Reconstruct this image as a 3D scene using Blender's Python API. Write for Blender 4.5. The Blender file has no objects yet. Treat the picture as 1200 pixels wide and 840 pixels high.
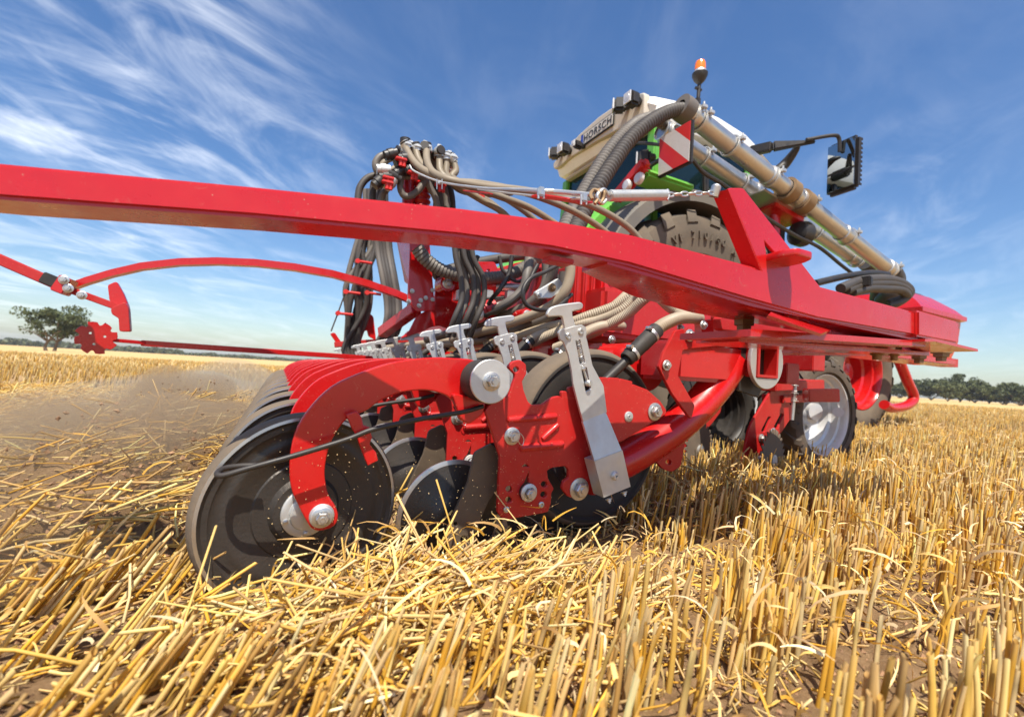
import bpy, bmesh, math, random
import numpy as np
from mathutils import Vector, Matrix
random.seed(7); rng = np.random.default_rng(11)
scene = bpy.context.scene
C = scene.collection
R = math.radians

# ------------------------------------------------------------------ camera
F = 533.3
YAW, PITCH, ROLL = R(27.0), R(1.9), R(3.35)
H = 0.45
CAM = Vector((0, 0, H))
fwd = Vector((math.sin(YAW)*math.cos(PITCH), math.cos(YAW)*math.cos(PITCH), math.sin(PITCH)))
r0 = Vector((math.cos(YAW), -math.sin(YAW), 0)); u0 = r0.cross(fwd)
rgt = r0*math.cos(ROLL) + u0*math.sin(ROLL)
upv = u0*math.cos(ROLL) - r0*math.sin(ROLL)
cam_data = bpy.data.cameras.new('camera'); cam = bpy.data.objects.new('camera', cam_data); C.objects.link(cam)
m = Matrix((rgt, upv, -fwd)).transposed().to_4x4(); m.translation = CAM
cam.matrix_world = m
cam_data.lens = 16; cam_data.sensor_width = 36; cam_data.clip_start = 0.02; cam_data.clip_end = 5000
cam_data.dof.use_dof = True; cam_data.dof.focus_distance = 1.25; cam_data.dof.aperture_fstop = 3.6
scene.camera = cam

# ------------------------------------------------------------------ light
SUN_AZ, SUN_EL = math.atan2(-0.34, -0.93), R(62)          # azimuth from +Y towards +X
sun_dir = Vector((math.sin(SUN_AZ)*math.cos(SUN_EL), math.cos(SUN_AZ)*math.cos(SUN_EL), math.sin(SUN_EL)))
sd = bpy.data.lights.new('sun', 'SUN'); sd.energy = 4.9; sd.angle = R(0.5); sd.color = (1, 0.93, 0.81)
so = bpy.data.objects.new('sun', sd); C.objects.link(so)
so.rotation_euler = (-sun_dir).to_track_quat('-Z', 'Y').to_euler()
world = bpy.data.worlds.new('World'); scene.world = world; world.use_nodes = True
wn, wl = world.node_tree.nodes, world.node_tree.links
bg = wn['Background']
sky = wn.new('ShaderNodeTexSky'); sky.sky_type = 'NISHITA'; sky.sun_disc = False
sky.sun_elevation = SUN_EL; sky.sun_rotation = SUN_AZ; sky.air_density = 1.0; sky.dust_density = 1.0; sky.ozone_density = 2.0
bg.inputs['Strength'].default_value = 0.108
def wnode(t, **k):
    n = wn.new(t)
    for a, b in k.items(): setattr(n, a, b)
    return n
# wisps of cirrus: noise on the view direction projected to a high plane
tc = wnode('ShaderNodeTexCoord')
sep = wnode('ShaderNodeSeparateXYZ'); wl.new(tc.outputs['Generated'], sep.inputs[0])
zc = wnode('ShaderNodeMath', operation='MAXIMUM'); wl.new(sep.outputs[2], zc.inputs[0]); zc.inputs[1].default_value = 0.0
za = wnode('ShaderNodeMath', operation='ADD'); wl.new(zc.outputs[0], za.inputs[0]); za.inputs[1].default_value = 0.12
dx = wnode('ShaderNodeMath', operation='DIVIDE'); wl.new(sep.outputs[0], dx.inputs[0]); wl.new(za.outputs[0], dx.inputs[1])
dy = wnode('ShaderNodeMath', operation='DIVIDE'); wl.new(sep.outputs[1], dy.inputs[0]); wl.new(za.outputs[0], dy.inputs[1])
cmb = wnode('ShaderNodeCombineXYZ'); wl.new(dx.outputs[0], cmb.inputs[0]); wl.new(dy.outputs[0], cmb.inputs[1])
def cloud(rot, scl, nscale, lo, hi, off, dist=1.2):
    m0 = wnode('ShaderNodeMapping'); wl.new(cmb.outputs[0], m0.inputs[0]); m0.inputs['Rotation'].default_value = (0, 0, R(-rot))
    mp = wnode('ShaderNodeMapping'); wl.new(m0.outputs[0], mp.inputs[0])
    mp.inputs['Scale'].default_value = scl; mp.inputs['Location'].default_value = off
    nz = wnode('ShaderNodeTexNoise'); wl.new(mp.outputs[0], nz.inputs['Vector'])
    nz.inputs['Scale'].default_value = nscale; nz.inputs['Detail'].default_value = 9; nz.inputs['Roughness'].default_value = 0.6; nz.inputs['Distortion'].default_value = dist
    mr = wnode('ShaderNodeMapRange'); wl.new(nz.outputs[0], mr.inputs[0]); mr.inputs[1].default_value = lo; mr.inputs[2].default_value = hi
    mr.interpolation_type = 'SMOOTHSTEP'
    return mr.outputs[0]
def wmath(op, a, b):
    n = wnode('ShaderNodeMath', operation=op)
    for i, v in enumerate((a, b)):
        if isinstance(v, (int, float)): n.inputs[i].default_value = v
        else: wl.new(v, n.inputs[i])
    return n.outputs[0]
c1 = cloud(40, (0.50, 0.95, 1), 2.6, 0.42, 0.78, (3.1, 2.4, 0), 1.3)
c2 = cloud(62, (0.45, 1.1, 1), 4.0, 0.46, 0.80, (7.3, 1.2, 0), 0.7)
# where the cirrus stands in the sky: directions with an angular radius and a weight
mask = 0.10
for dv, rad, wgt in (((-.235, .83, .49), .24, .95), ((-.33, .89, .30), .20, .75), ((-.14, .89, .42), .13, .8), ((.03, .92, .39), .11, .6), ((-.37, .90, .12), .26, .55), ((-.10, .98, .14), .22, .45), ((.28, .87, .36), .10, .5), ((.86, .36, .36), .10, .22), ((.92, .42, .16), .22, .28), ((.55, .80, .15), .2, .3)):
    ds = wnode('ShaderNodeVectorMath', operation='DISTANCE'); wl.new(tc.outputs['Generated'], ds.inputs[0]); ds.inputs[1].default_value = Vector(dv).normalized()
    q = wnode('ShaderNodeMapRange'); wl.new(ds.outputs['Value'], q.inputs[0]); q.interpolation_type = 'SMOOTHSTEP'; q.inputs[1].default_value = 0; q.inputs[2].default_value = rad*1.5; q.inputs[3].default_value = wgt; q.inputs[4].default_value = 0
    mask = wmath('ADD', mask, q.outputs[0])
cs = wmath('ADD', c1, wmath('MULTIPLY', c2, 0.45)); cs = wmath('MULTIPLY', cs, mask); cs = wmath('MULTIPLY', cs, 0.46)
cs = wmath('MINIMUM', cs, 0.62)
hs = wnode('ShaderNodeHueSaturation'); wl.new(sky.outputs[0], hs.inputs['Color']); hs.inputs['Saturation'].default_value = 1.24; hs.inputs['Value'].default_value = 1.0
hs.inputs['Hue'].default_value = 0.505
mx = wnode('ShaderNodeMix', data_type='RGBA'); wl.new(cs, mx.inputs[0]); wl.new(hs.outputs[0], mx.inputs[6]); mx.inputs[7].default_value = (8.6, 8.9, 9.4, 1)
wl.new(mx.outputs[2], bg.inputs['Color'])
scene.view_settings.view_transform = 'Standard'; scene.view_settings.look = 'None'
scene.view_settings.exposure = 0.64; scene.view_settings.gamma = 1
try:
    scene.cycles.max_bounces = 8; scene.cycles.use_denoising = True
except Exception: pass

# ------------------------------------------------------------------ measuring: where a line of sight meets a real plane of the machine
def ray(px, py):
    return fwd + rgt*((px-600)/F) + upv*((420-py)/F)
def onY(px, py, Y):
    d = ray(px, py); return CAM + d*(Y/d.y)
def onX(px, py, X):
    d = ray(px, py); return CAM + d*(X/d.x)
def onZ(px, py, Z):
    d = ray(px, py); return CAM + d*((Z-H)/d.z)
def atD(px, py, z):
    return CAM + ray(px, py)*z

# ------------------------------------------------------------------ materials
def mat(name, col, rough=0.5, metal=0.0, dust=0.0, dcol=(0.30, 0.20, 0.11), dscale=6, bump=0.0, bscale=60, coat=0.0, var=0.08, spec=0.5, trans=0, specks=0.0):
    mt = bpy.data.materials.new(name); mt.use_nodes = True
    n, l = mt.node_tree.nodes, mt.node_tree.links
    b = n['Principled BSDF']; b.inputs['Roughness'].default_value = rough; b.inputs['Metallic'].default_value = metal
    b.inputs['Coat Weight'].default_value = coat; b.inputs['Coat Roughness'].default_value = 0.08
    b.inputs['Specular IOR Level'].default_value = spec
    b.inputs['Transmission Weight'].default_value = trans
    g = n.new('ShaderNodeNewGeometry')
    nz = n.new('ShaderNodeTexNoise'); nz.inputs['Scale'].default_value = dscale; nz.inputs['Detail'].default_value = 8; nz.inputs['Roughness'].default_value = 0.65
    l.new(g.outputs['Position'], nz.inputs['Vector'])
    mr = n.new('ShaderNodeMapRange'); l.new(nz.outputs[0], mr.inputs[0]); mr.inputs[1].default_value = 0.35; mr.inputs[2].default_value = 0.75
    mr.inputs[3].default_value = max(0, dust*0.35); mr.inputs[4].default_value = min(1, dust*1.3)
    m2 = n.new('ShaderNodeMix'); m2.data_type = 'RGBA'
    nz2 = n.new('ShaderNodeTexNoise'); nz2.inputs['Scale'].default_value = dscale*5; nz2.inputs['Detail'].default_value = 4
    l.new(g.outputs['Position'], nz2.inputs['Vector'])
    l.new(nz2.outputs[0], m2.inputs[0]); m2.inputs[6].default_value = (*[c*(1-var) for c in col], 1); m2.inputs[7].default_value = (*[min(1, c*(1+var)) for c in col], 1)
    m1 = n.new('ShaderNodeMix'); m1.data_type = 'RGBA'
    l.new(mr.outputs[0], m1.inputs[0]); l.new(m2.outputs[2], m1.inputs[6]); m1.inputs[7].default_value = (*dcol, 1)
    last = m1.outputs[2]
    if specks:
        v = n.new('ShaderNodeTexVoronoi'); v.inputs['Scale'].default_value = 170; l.new(g.outputs['Position'], v.inputs['Vector'])
        r1 = n.new('ShaderNodeMapRange'); l.new(v.outputs['Distance'], r1.inputs[0]); r1.inputs[1].default_value = 0.10; r1.inputs[2].default_value = 0.22; r1.inputs[3].default_value = 1; r1.inputs[4].default_value = 0
        w = n.new('ShaderNodeSeparateColor'); l.new(v.outputs['Color'], w.inputs[0]); gt = n.new('ShaderNodeMath'); gt.operation = 'GREATER_THAN'; l.new(w.outputs[0], gt.inputs[0]); gt.inputs[1].default_value = 1-specks
        mu = n.new('ShaderNodeMath'); mu.operation = 'MULTIPLY'; l.new(gt.outputs[0], mu.inputs[0]); l.new(r1.outputs[0], mu.inputs[1])
        # dull scuffs with a shape of their own
        sc = n.new('ShaderNodeTexNoise'); sc.inputs['Scale'].default_value = 22; sc.inputs['Detail'].default_value = 10; sc.inputs['Roughness'].default_value = 0.8; sc.inputs['Distortion'].default_value = 1.5; l.new(g.outputs['Position'], sc.inputs['Vector'])
        sr = n.new('ShaderNodeMapRange'); l.new(sc.outputs[0], sr.inputs[0]); sr.inputs[1].default_value = 0.60; sr.inputs[2].default_value = 0.72; sr.inputs[3].default_value = 0; sr.inputs[4].default_value = 0.5
        mx_ = n.new('ShaderNodeMath'); mx_.operation = 'MAXIMUM'; l.new(mu.outputs[0], mx_.inputs[0]); l.new(sr.outputs[0], mx_.inputs[1])
        m3 = n.new('ShaderNodeMix'); m3.data_type = 'RGBA'; l.new(mx_.outputs[0], m3.inputs[0]); l.new(last, m3.inputs[6]); m3.inputs[7].default_value = (0.50, 0.20, 0.13, 1); last = m3.outputs[2]
    l.new(last, b.inputs['Base Color'])
    rr = n.new('ShaderNodeMapRange'); l.new(nz.outputs[0], rr.inputs[0]); rr.inputs[1].default_value = 0.3; rr.inputs[2].default_value = 0.75
    rr.inputs[3].default_value = rough; rr.inputs[4].default_value = min(1, rough+0.25*(dust > 0)+0.05); l.new(rr.outputs[0], b.inputs['Roughness'])
    if bump:
        nb = n.new('ShaderNodeTexNoise'); nb.inputs['Scale'].default_value = bscale; nb.inputs['Detail'].default_value = 6
        l.new(g.outputs['Position'], nb.inputs['Vector'])
        bp = n.new('ShaderNodeBump'); bp.inputs['Strength'].default_value = bump; bp.inputs['Distance'].default_value = 0.004
        l.new(nb.outputs[0], bp.inputs['Height']); l.new(bp.outputs[0], b.inputs['Normal'])
    return mt
M = {}
M['red'] = mat('red_paint', (0.50, 0.006, 0.007), 0.18, 0, 0.03, dcol=(0.36, 0.10, 0.06), dscale=9, bump=0.05, bscale=40, coat=0.5, spec=0.4, specks=0.07)
M['dusty_red'] = mat('dusty_red_paint', (0.45, 0.008, 0.009), 0.32, 0, 0.09, dcol=(0.34, 0.12, 0.07), dscale=14, bump=0.10, bscale=70, coat=0.2, spec=0.4, specks=0.16)
M['zinc'] = mat('galvanised_steel', (0.60, 0.61, 0.60), 0.38, 0.75, 0.10, dcol=(0.42, 0.36, 0.28), dscale=12, bump=0.1, bscale=90)
M['bolt'] = mat('zinc_bolt', (0.62, 0.62, 0.60), 0.28, 0.9, 0.12, dscale=40)
M['black'] = mat('black_rubber', (0.020, 0.019, 0.018), 0.55, 0, 0.16, dcol=(0.12, 0.085, 0.055), dscale=8, bump=0.15, bscale=120)
M['blackpl'] = mat('black_plastic', (0.015, 0.015, 0.016), 0.35, 0, 0.06, dscale=15)
M['tyre'] = mat('tyre_rubber', (0.050, 0.044, 0.038), 0.8, 0, 0.5, dcol=(0.17, 0.12, 0.08), dscale=7, bump=0.25, bscale=90)
M['bigtyre'] = mat('dusty_tyre_rubber', (0.065, 0.054, 0.042), 0.85, 0, 0.6, dcol=(0.19, 0.145, 0.10), dscale=4, bump=0.3, bscale=60)
M['blade'] = mat('brown_scraper_steel', (0.085, 0.068, 0.052), 0.5, 0.3, 0.3, dscale=12, bump=0.2)
M['disc'] = mat('worn_disc_steel', (0.052, 0.049, 0.046), 0.33, 0.55, 0.25, dcol=(0.13, 0.095, 0.07), dscale=5, bump=0.2, bscale=160)
M['discrim'] = mat('polished_disc_edge', (0.62, 0.60, 0.56), 0.25, 0.9, 0.05)
M['tread'] = mat('dusty_tread', (0.10, 0.078, 0.056), 0.75, 0, 0.4, dcol=(0.24, 0.175, 0.115), dscale=9, bump=0.3, bscale=100)
M['hose'] = mat('beige_hose', (0.33, 0.27, 0.19), 0.45, 0, 0.25, dcol=(0.36, 0.27, 0.17), dscale=10)
M['greyhose'] = mat('grey_hose', (0.115, 0.105, 0.095), 0.42, 0, 0.22, dcol=(0.22, 0.17, 0.12), dscale=8)
M['darkhose'] = mat('dark_hose', (0.045, 0.042, 0.040), 0.45, 0, 0.2, dcol=(0.15, 0.11, 0.08), dscale=8)
M['taupe'] = mat('taupe_hose', (0.21, 0.175, 0.125), 0.42, 0, 0.2, dcol=(0.30, 0.22, 0.14), dscale=10)
M['alu'] = mat('aluminium_pipe', (0.60, 0.58, 0.55), 0.27, 0.9, 0.12, dcol=(0.33, 0.27, 0.20), dscale=7)
M['green'] = mat('green_paint', (0.11, 0.42, 0.035), 0.3, 0, 0.08, coat=0.5)
M['white'] = mat('white_paint', (0.80, 0.79, 0.76), 0.35, 0, 0.06, dcol=(0.45, 0.36, 0.26), coat=0.3)
M['cream'] = mat('cream_plastic', (0.55, 0.50, 0.42), 0.5, 0, 0.2, dcol=(0.45, 0.34, 0.22))
M['grey'] = mat('grey_plastic', (0.11, 0.108, 0.10), 0.55, 0, 0.35, dcol=(0.26, 0.21, 0.15), dscale=3)
M['lens'] = mat('clear_lamp_lens', (0.75, 0.75, 0.74), 0.15, 0.2, 0.05)
M['signred'] = mat('reflective_red', (0.60, 0.012, 0.012), 0.35, 0, 0.08)
M['signwhite'] = mat('reflective_white', (0.62, 0.61, 0.58), 0.4, 0, 0.2, dcol=(0.4, 0.33, 0.25), dscale=20)
M['orange'] = mat('orange_lens', (0.95, 0.20, 0.01), 0.15, 0, 0.0, coat=0.5)
M['silver'] = mat('silver_rim_paint', (0.66, 0.67, 0.68), 0.32, 0.35, 0.12, dcol=(0.45, 0.38, 0.30), dscale=9)
M['text'] = mat('black_lettering', (0.02, 0.02, 0.02), 0.5)
M['blue'] = mat('blue_stripe', (0.02, 0.06, 0.35), 0.5)
M['plate'] = mat('number_plate', (0.60, 0.58, 0.52), 0.4, 0, 0.1)
M['brass'] = mat('galvanised_brown_nut', (0.30, 0.20, 0.11), 0.5, 0.6, 0.3)
M['bark'] = mat('bark', (0.12, 0.085, 0.06), 0.9, 0, 0.2, dscale=3)
def glass_mat(name, col):
    mt = bpy.data.materials.new(name); mt.use_nodes = True
    n, l = mt.node_tree.nodes, mt.node_tree.links
    out = n['Material Output']; b = n['Principled BSDF']
    b.inputs['Base Color'].default_value = (*col, 1); b.inputs['Roughness'].default_value = 0.03; b.inputs['Coat Weight'].default_value = 1; b.inputs['Coat Roughness'].default_value = .02
    tr = n.new('ShaderNodeBsdfTransparent'); tr.inputs[0].default_value = (0.30, 0.62, 0.66, 1)
    ms = n.new('ShaderNodeMixShader'); ms.inputs[0].default_value = 0.42
    l.new(tr.outputs[0], ms.inputs[1]); l.new(b.outputs[0], ms.inputs[2]); l.new(ms.outputs[0], out.inputs[0])
    return mt
M['glass'] = glass_mat('tinted_glass', (0.012, 0.03, 0.035))
mm = bpy.data.materials.new('mirror'); mm.use_nodes = True
mm.node_tree.nodes['Principled BSDF'].inputs['Metallic'].default_value = 1; mm.node_tree.nodes['Principled BSDF'].inputs['Roughness'].default_value = 0.03
mm.node_tree.nodes['Principled BSDF'].inputs['Base Color'].default_value = (0.38, 0.42, 0.44, 1); M['mirror'] = mm
def attr_mat(name, rough, transl=0.0, bump=0.0, spec=0.5):
    mt = bpy.data.materials.new(name); mt.use_nodes = True
    n, l = mt.node_tree.nodes, mt.node_tree.links
    b = n['Principled BSDF']; b.inputs['Roughness'].default_value = rough; b.inputs['Specular IOR Level'].default_value = spec
    a = n.new('ShaderNodeAttribute'); a.attribute_name = 'col'
    l.new(a.outputs['Color'], b.inputs['Base Color'])
    if transl:
        t = n.new('ShaderNodeBsdfTranslucent'); l.new(a.outputs['Color'], t.inputs[0])
        ms = n.new('ShaderNodeMixShader'); ms.inputs[0].default_value = transl
        l.new(b.outputs[0], ms.inputs[1]); l.new(t.outputs[0], ms.inputs[2]); l.new(ms.outputs[0], n['Material Output'].inputs[0])
    return mt
M['straw'] = attr_mat('straw', 0.58, 0.18, spec=0.3)
M['leaf'] = attr_mat('tree_leaf', 0.6, 0.25)
M['clod'] = attr_mat('soil_clod', 0.95)

# ------------------------------------------------------------------ mesh helpers
class MB:
    """collects vertices and faces for one mesh object"""
    def __init__(s): s.v = []; s.f = []; s.smooth = []; s.mi = []
    def add(s, vs, fs, smooth=True, mi=0):
        o = len(s.v); s.v.extend([tuple(v) for v in vs]); s.f.extend([tuple(i+o for i in f) for f in fs]); s.smooth.extend([smooth]*len(fs)); s.mi.extend([mi]*len(fs)); return s
    def build(s, name, mts, parent=None, angle=35):
        me = bpy.data.meshes.new(name); me.from_pydata(s.v, [], s.f)
        mts = mts if isinstance(mts, (list, tuple)) else [mts]
        for q in mts: me.materials.append(q)
        me.polygons.foreach_set('use_smooth', [True]*len(s.f)); me.polygons.foreach_set('material_index', s.mi)
        me.update(); me.set_sharp_from_angle(angle=R(angle))
        bm = bmesh.new(); bm.from_mesh(me); bmesh.ops.recalc_face_normals(bm, faces=bm.faces); bm.to_mesh(me); bm.free()
        return link(name, me, parent)
def link(name, me, parent=None):
    o = bpy.data.objects.new(name, me); C.objects.link(o)
    if parent is not None:
        o.parent = parent; o.matrix_parent_inverse = Matrix.Translation(-wloc(parent))
    return o
def wloc(o):
    if o.parent is None: return Vector(o.location)
    return wloc(o.parent) + o.matrix_parent_inverse.translation + Vector(o.location)
def thing(name, label, cat, loc=(0, 0, 0), group=None):
    o = bpy.data.objects.new(name, None); C.objects.link(o); o.location = loc; o.empty_display_size = 0.1
    o['label'] = label; o['category'] = cat
    if group: o['group'] = group
    return o
def tag(o, label, cat, group=None):
    o['label'] = label; o['category'] = cat
    if group: o['group'] = group
    return o
def frame(d):
    d = Vector(d).normalized(); a = Vector((0, 0, 1)) if abs(d.z) < 0.9 else Vector((1, 0, 0))
    x = d.cross(a).normalized(); return x, d.cross(x).normalized(), d
def smooth_path(pts, n=8):
    P = [Vector(p) for p in pts]
    if len(P) < 3: return P
    out = []
    Q = [P[0]*2-P[1]] + P + [P[-1]*2-P[-2]]
    for i in range(1, len(Q)-2):
        p0, p1, p2, p3 = Q[i-1:i+3]
        for k in range(n):
            t = k/n
            out.append(0.5*((2*p1)+(p2-p0)*t+(2*p0-5*p1+4*p2-p3)*t*t+(3*p1-p0-3*p2+p3)*t**3))
    out.append(P[-1]); return out
def resample(P, step):
    L = [0]
    for a, b in zip(P, P[1:]): L.append(L[-1]+(b-a).length)
    n = max(2, int(L[-1]/step)); out = []; j = 0
    for k in range(n+1):
        s = L[-1]*k/n
        while j < len(L)-2 and L[j+1] < s: j += 1
        t = (s-L[j])/max(1e-9, L[j+1]-L[j]); out.append(P[j].lerp(P[j+1], t))
    return out
def tube(mb, pts, r, seg=12, n=8, step=None, ridge=0.0, caps=True, mi=0, sm=True, squash=None):
    P = smooth_path(pts, n) if sm else [Vector(p) for p in pts]
    if step: P = resample(P, step)
    rs = r if isinstance(r, (list, tuple)) else None
    x = None; vs = []; fs = []
    N = len(P)
    for i, p in enumerate(P):
        d = (P[min(i+1, N-1)]-P[max(i-1, 0)]).normalized()
        if x is None: x = frame(d)[0]
        x = (x - d*x.dot(d)).normalized(); y = d.cross(x)
        if rs:
            t = i/(N-1)*(len(rs)-1); k = min(int(t), len(rs)-2); rr = rs[k]+(rs[k+1]-rs[k])*(t-k)
        else: rr = r
        if ridge: rr = rr*(1-ridge*(0 if i % 3 == 0 else (1 if i % 3 == 1 else 0.35)))
        for k in range(seg):
            a = 2*math.pi*k/seg; vs.append(p + x*math.cos(a)*rr + y*math.sin(a)*rr)
    for i in range(N-1):
        for k in range(seg):
            k2 = (k+1) % seg; fs.append((i*seg+k, i*seg+k2, (i+1)*seg+k2, (i+1)*seg+k))
    if caps: fs.append(tuple(range(seg))[::-1]); fs.append(tuple((N-1)*seg+k for k in range(seg)))
    mb.add(vs, fs, mi=mi); return mb
def cyl(mb, a, b, r, seg=20, r2=None, mi=0):
    a, b = Vector(a), Vector(b); x, y, d = frame(b-a); r2 = r if r2 is None else r2
    vs = [a+x*math.cos(2*math.pi*k/seg)*r+y*math.sin(2*math.pi*k/seg)*r for k in range(seg)] + [b+x*math.cos(2*math.pi*k/seg)*r2+y*math.sin(2*math.pi*k/seg)*r2 for k in range(seg)]
    fs = [(k, (k+1) % seg, seg+(k+1) % seg, seg+k) for k in range(seg)] + [tuple(range(seg))[::-1], tuple(range(seg, 2*seg))]
    mb.add(vs, fs, mi=mi); return mb
def lathe(mb, c, axis, prof, seg=48, mi=0, closed=False):
    """prof: list of (distance along axis, radius[, mat index])"""
    c = Vector(c); x, y, d = frame(axis); vs = []
    for q in prof:
        for k in range(seg):
            a = 2*math.pi*k/seg; vs.append(c + d*q[0] + (x*math.cos(a)+y*math.sin(a))*max(q[1], 1e-4))
    for i in range(len(prof)-1):
        fs = [(i*seg+k, i*seg+(k+1) % seg, (i+1)*seg+(k+1) % seg, (i+1)*seg+k) for k in range(seg)]
        o = len(mb.v) if i == 0 else o
        if i == 0: mb.v.extend([tuple(v) for v in vs])
        mb.f.extend([tuple(j+o for j in f) for f in fs]); mb.mi.extend([prof[i][2] if len(prof[i]) > 2 else mi]*seg); mb.smooth.extend([True]*seg)
    return mb
def box(mb, c, sx, sy, sz, rot=None, bev=0.003, mi=0):
    bm = bmesh.new(); bmesh.ops.create_cube(bm, size=1)
    for v in bm.verts: v.co = Vector((v.co.x*sx, v.co.y*sy, v.co.z*sz))
    if bev: bmesh.ops.bevel(bm, geom=bm.edges[:], offset=min(bev, sx/3, sy/3, sz/3), segments=2, affect='EDGES')
    Mx = (rot.to_matrix() if hasattr(rot, 'to_matrix') else rot) if rot is not None else Matrix.Identity(3)
    bm.verts.ensure_lookup_table()
    vs = [Vector(c)+Mx @ v.co for v in bm.verts]; fs = [tuple(v.index for v in f.verts) for f in bm.faces]; bm.free()
    mb.add(vs, fs, mi=mi); return mb
def beam(mb, a, b, w, h, upd=(0, 0, 1), bev=0.004, mi=0, w2=None, h2=None):
    """box bar from a to b; w = width sideways, h = height; can taper"""
    a, b = Vector(a), Vector(b); d = (b-a); L = d.length; d.normalize()
    s = d.cross(Vector(upd)).normalized(); u = s.cross(d).normalized()
    bm = bmesh.new(); bmesh.ops.create_cube(bm, size=1)
    w2 = w if w2 is None else w2; h2 = h if h2 is None else h2
    for v in bm.verts:
        t = v.co.x+0.5; v.co = Vector((v.co.x*L, v.co.y*(w+(w2-w)*t), v.co.z*(h+(h2-h)*t)))
    if bev: bmesh.ops.bevel(bm, geom=bm.edges[:], offset=bev, segments=3, affect='EDGES')
    c = (a+b)/2
    vs = [c+d*v.co.x+s*v.co.y+u*v.co.z for v in bm.verts]; bm.verts.index_update(); fs = [tuple(v.index for v in f.verts) for f in bm.faces]; bm.free()
    mb.add(vs, fs, mi=mi); return mb
def circ(cx, cy, r, n=20, ry=None):
    ry = r if ry is None else ry
    return [(cx+r*math.cos(2*math.pi*k/n), cy+ry*math.sin(2*math.pi*k/n)) for k in range(n)]
def plate2d(loops, t, bev=0.0015):
    """flat plate with holes from closed loops in its own plane; returns verts (x, y, z=thickness) and faces"""
    cu = bpy.data.curves.new('tmp', 'CURVE'); cu.dimensions = '2D'; cu.fill_mode = 'BOTH'; cu.extrude = t/2-bev; cu.bevel_depth = bev; cu.bevel_resolution = 1
    for lp in loops:
        sp = cu.splines.new('POLY'); sp.points.add(len(lp)-1); sp.use_cyclic_u = True
        for i, p in enumerate(lp): sp.points[i].co = (p[0], p[1], 0, 1)
    o = bpy.data.objects.new('tmp', cu); C.objects.link(o)
    dg = bpy.context.evaluated_depsgraph_get(); me = bpy.data.meshes.new_from_object(o.evaluated_get(dg))
    vs = [v.co.copy() for v in me.vertices]; fs = [tuple(p.vertices) for p in me.polygons]
    bpy.data.objects.remove(o); bpy.data.curves.remove(cu); bpy.data.meshes.remove(me)
    return vs, fs
def yplate(mb, loops, Y, t, bev=0.0015, mi=0):
    """plate standing in the plane Y = const; loops hold (X, Z)"""
    vs, fs = plate2d(loops, t, bev); mb.add([(v.x, Y-v.z, v.y) for v in vs], fs, mi=mi); return mb
def gplate(mb, loops, o, ex, ey, t, bev=0.0015, mi=0):
    ex, ey = Vector(ex).normalized(), Vector(ey); ey = (ey-ex*ey.dot(ex)).normalized(); ez = ex.cross(ey)
    vs, fs = plate2d(loops, t, bev); mb.add([Vector(o)+ex*v.x+ey*v.y+ez*v.z for v in vs], fs, mi=mi); return mb
def tr(pts, Y, sm=0):
    """trace in the plane Y = const"""
    if sm:
        Q = [Vector((p[0], p[1], 0)) for p in pts]; N = len(Q); out = []
        for i in range(N):
            p0, p1, p2, p3 = Q[i-1], Q[i], Q[(i+1) % N], Q[(i+2) % N]
            for k in range(sm):
                t = k/sm; out.append(0.5*((2*p1)+(p2-p0)*t+(2*p0-5*p1+4*p2-p3)*t*t+(3*p1-p0-3*p2+p3)*t**3))
        pts = [(q.x, q.y) for q in out]
    return [(lambda v: (v.x, v.z))(onY(p[0], p[1], Y)) for p in pts]
def rounded(pts, r=3, n=4):
    """round the corners of a pixel outline"""
    out = []; N = len(pts)
    for i in range(N):
        p, a, b = Vector(pts[i]), Vector(pts[i-1]), Vector(pts[(i+1) % N])
        da, db = (a-p), (b-p); ra = min(r, da.length*0.45); rb = min(r, db.length*0.45)
        s, e = p+da.normalized()*ra, p+db.normalized()*rb
        for k in range(n+1):
            t = k/n; q = s*(1-t)**2+p*2*t*(1-t)+e*t*t; out.append((q.x, q.y))
    return out
def bolt(parent, c, r=0.009, d=(0, -1, 0), mt='bolt', name='bolt', washer=True):
    mb = MB(); c = Vector(c); d = Vector(d).normalized(); x, y, _ = frame(d)
    if washer: lathe(mb, c, d, [(0, r*1.55), (0.0022, r*1.55), (0.003, r*1.45), (0.003, 0)], 20)
    lathe(mb, c, d, [(0, r*1.0), (0.004, r*1.12), (0.0045, r*1.12)], 20)
    hexv = [c+d*0.0042+x*math.cos(k*math.pi/3)*r+y*math.sin(k*math.pi/3)*r for k in range(6)]
    top = [v+d*r*0.62 for v in hexv]; top2 = [c+(v-c)*1.0+d*r*0.78+(c+d*((v-c).dot(d))-v)*0.14 for v in hexv]
    mb.add(hexv+top+top2, [(k, (k+1) % 6, 6+(k+1) % 6, 6+k) for k in range(6)]+[(6+k, 6+(k+1) % 6, 12+(k+1) % 6, 12+k) for k in range(6)]+[tuple(range(12, 18))])
    lathe(mb, c+d*(0.0042+r*0.78), d, [(-0.001, r*.42), (0.0035, r*.40), (0.0035, 0)], 12)
    return mb.build(name, M[mt], parent)
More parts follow.
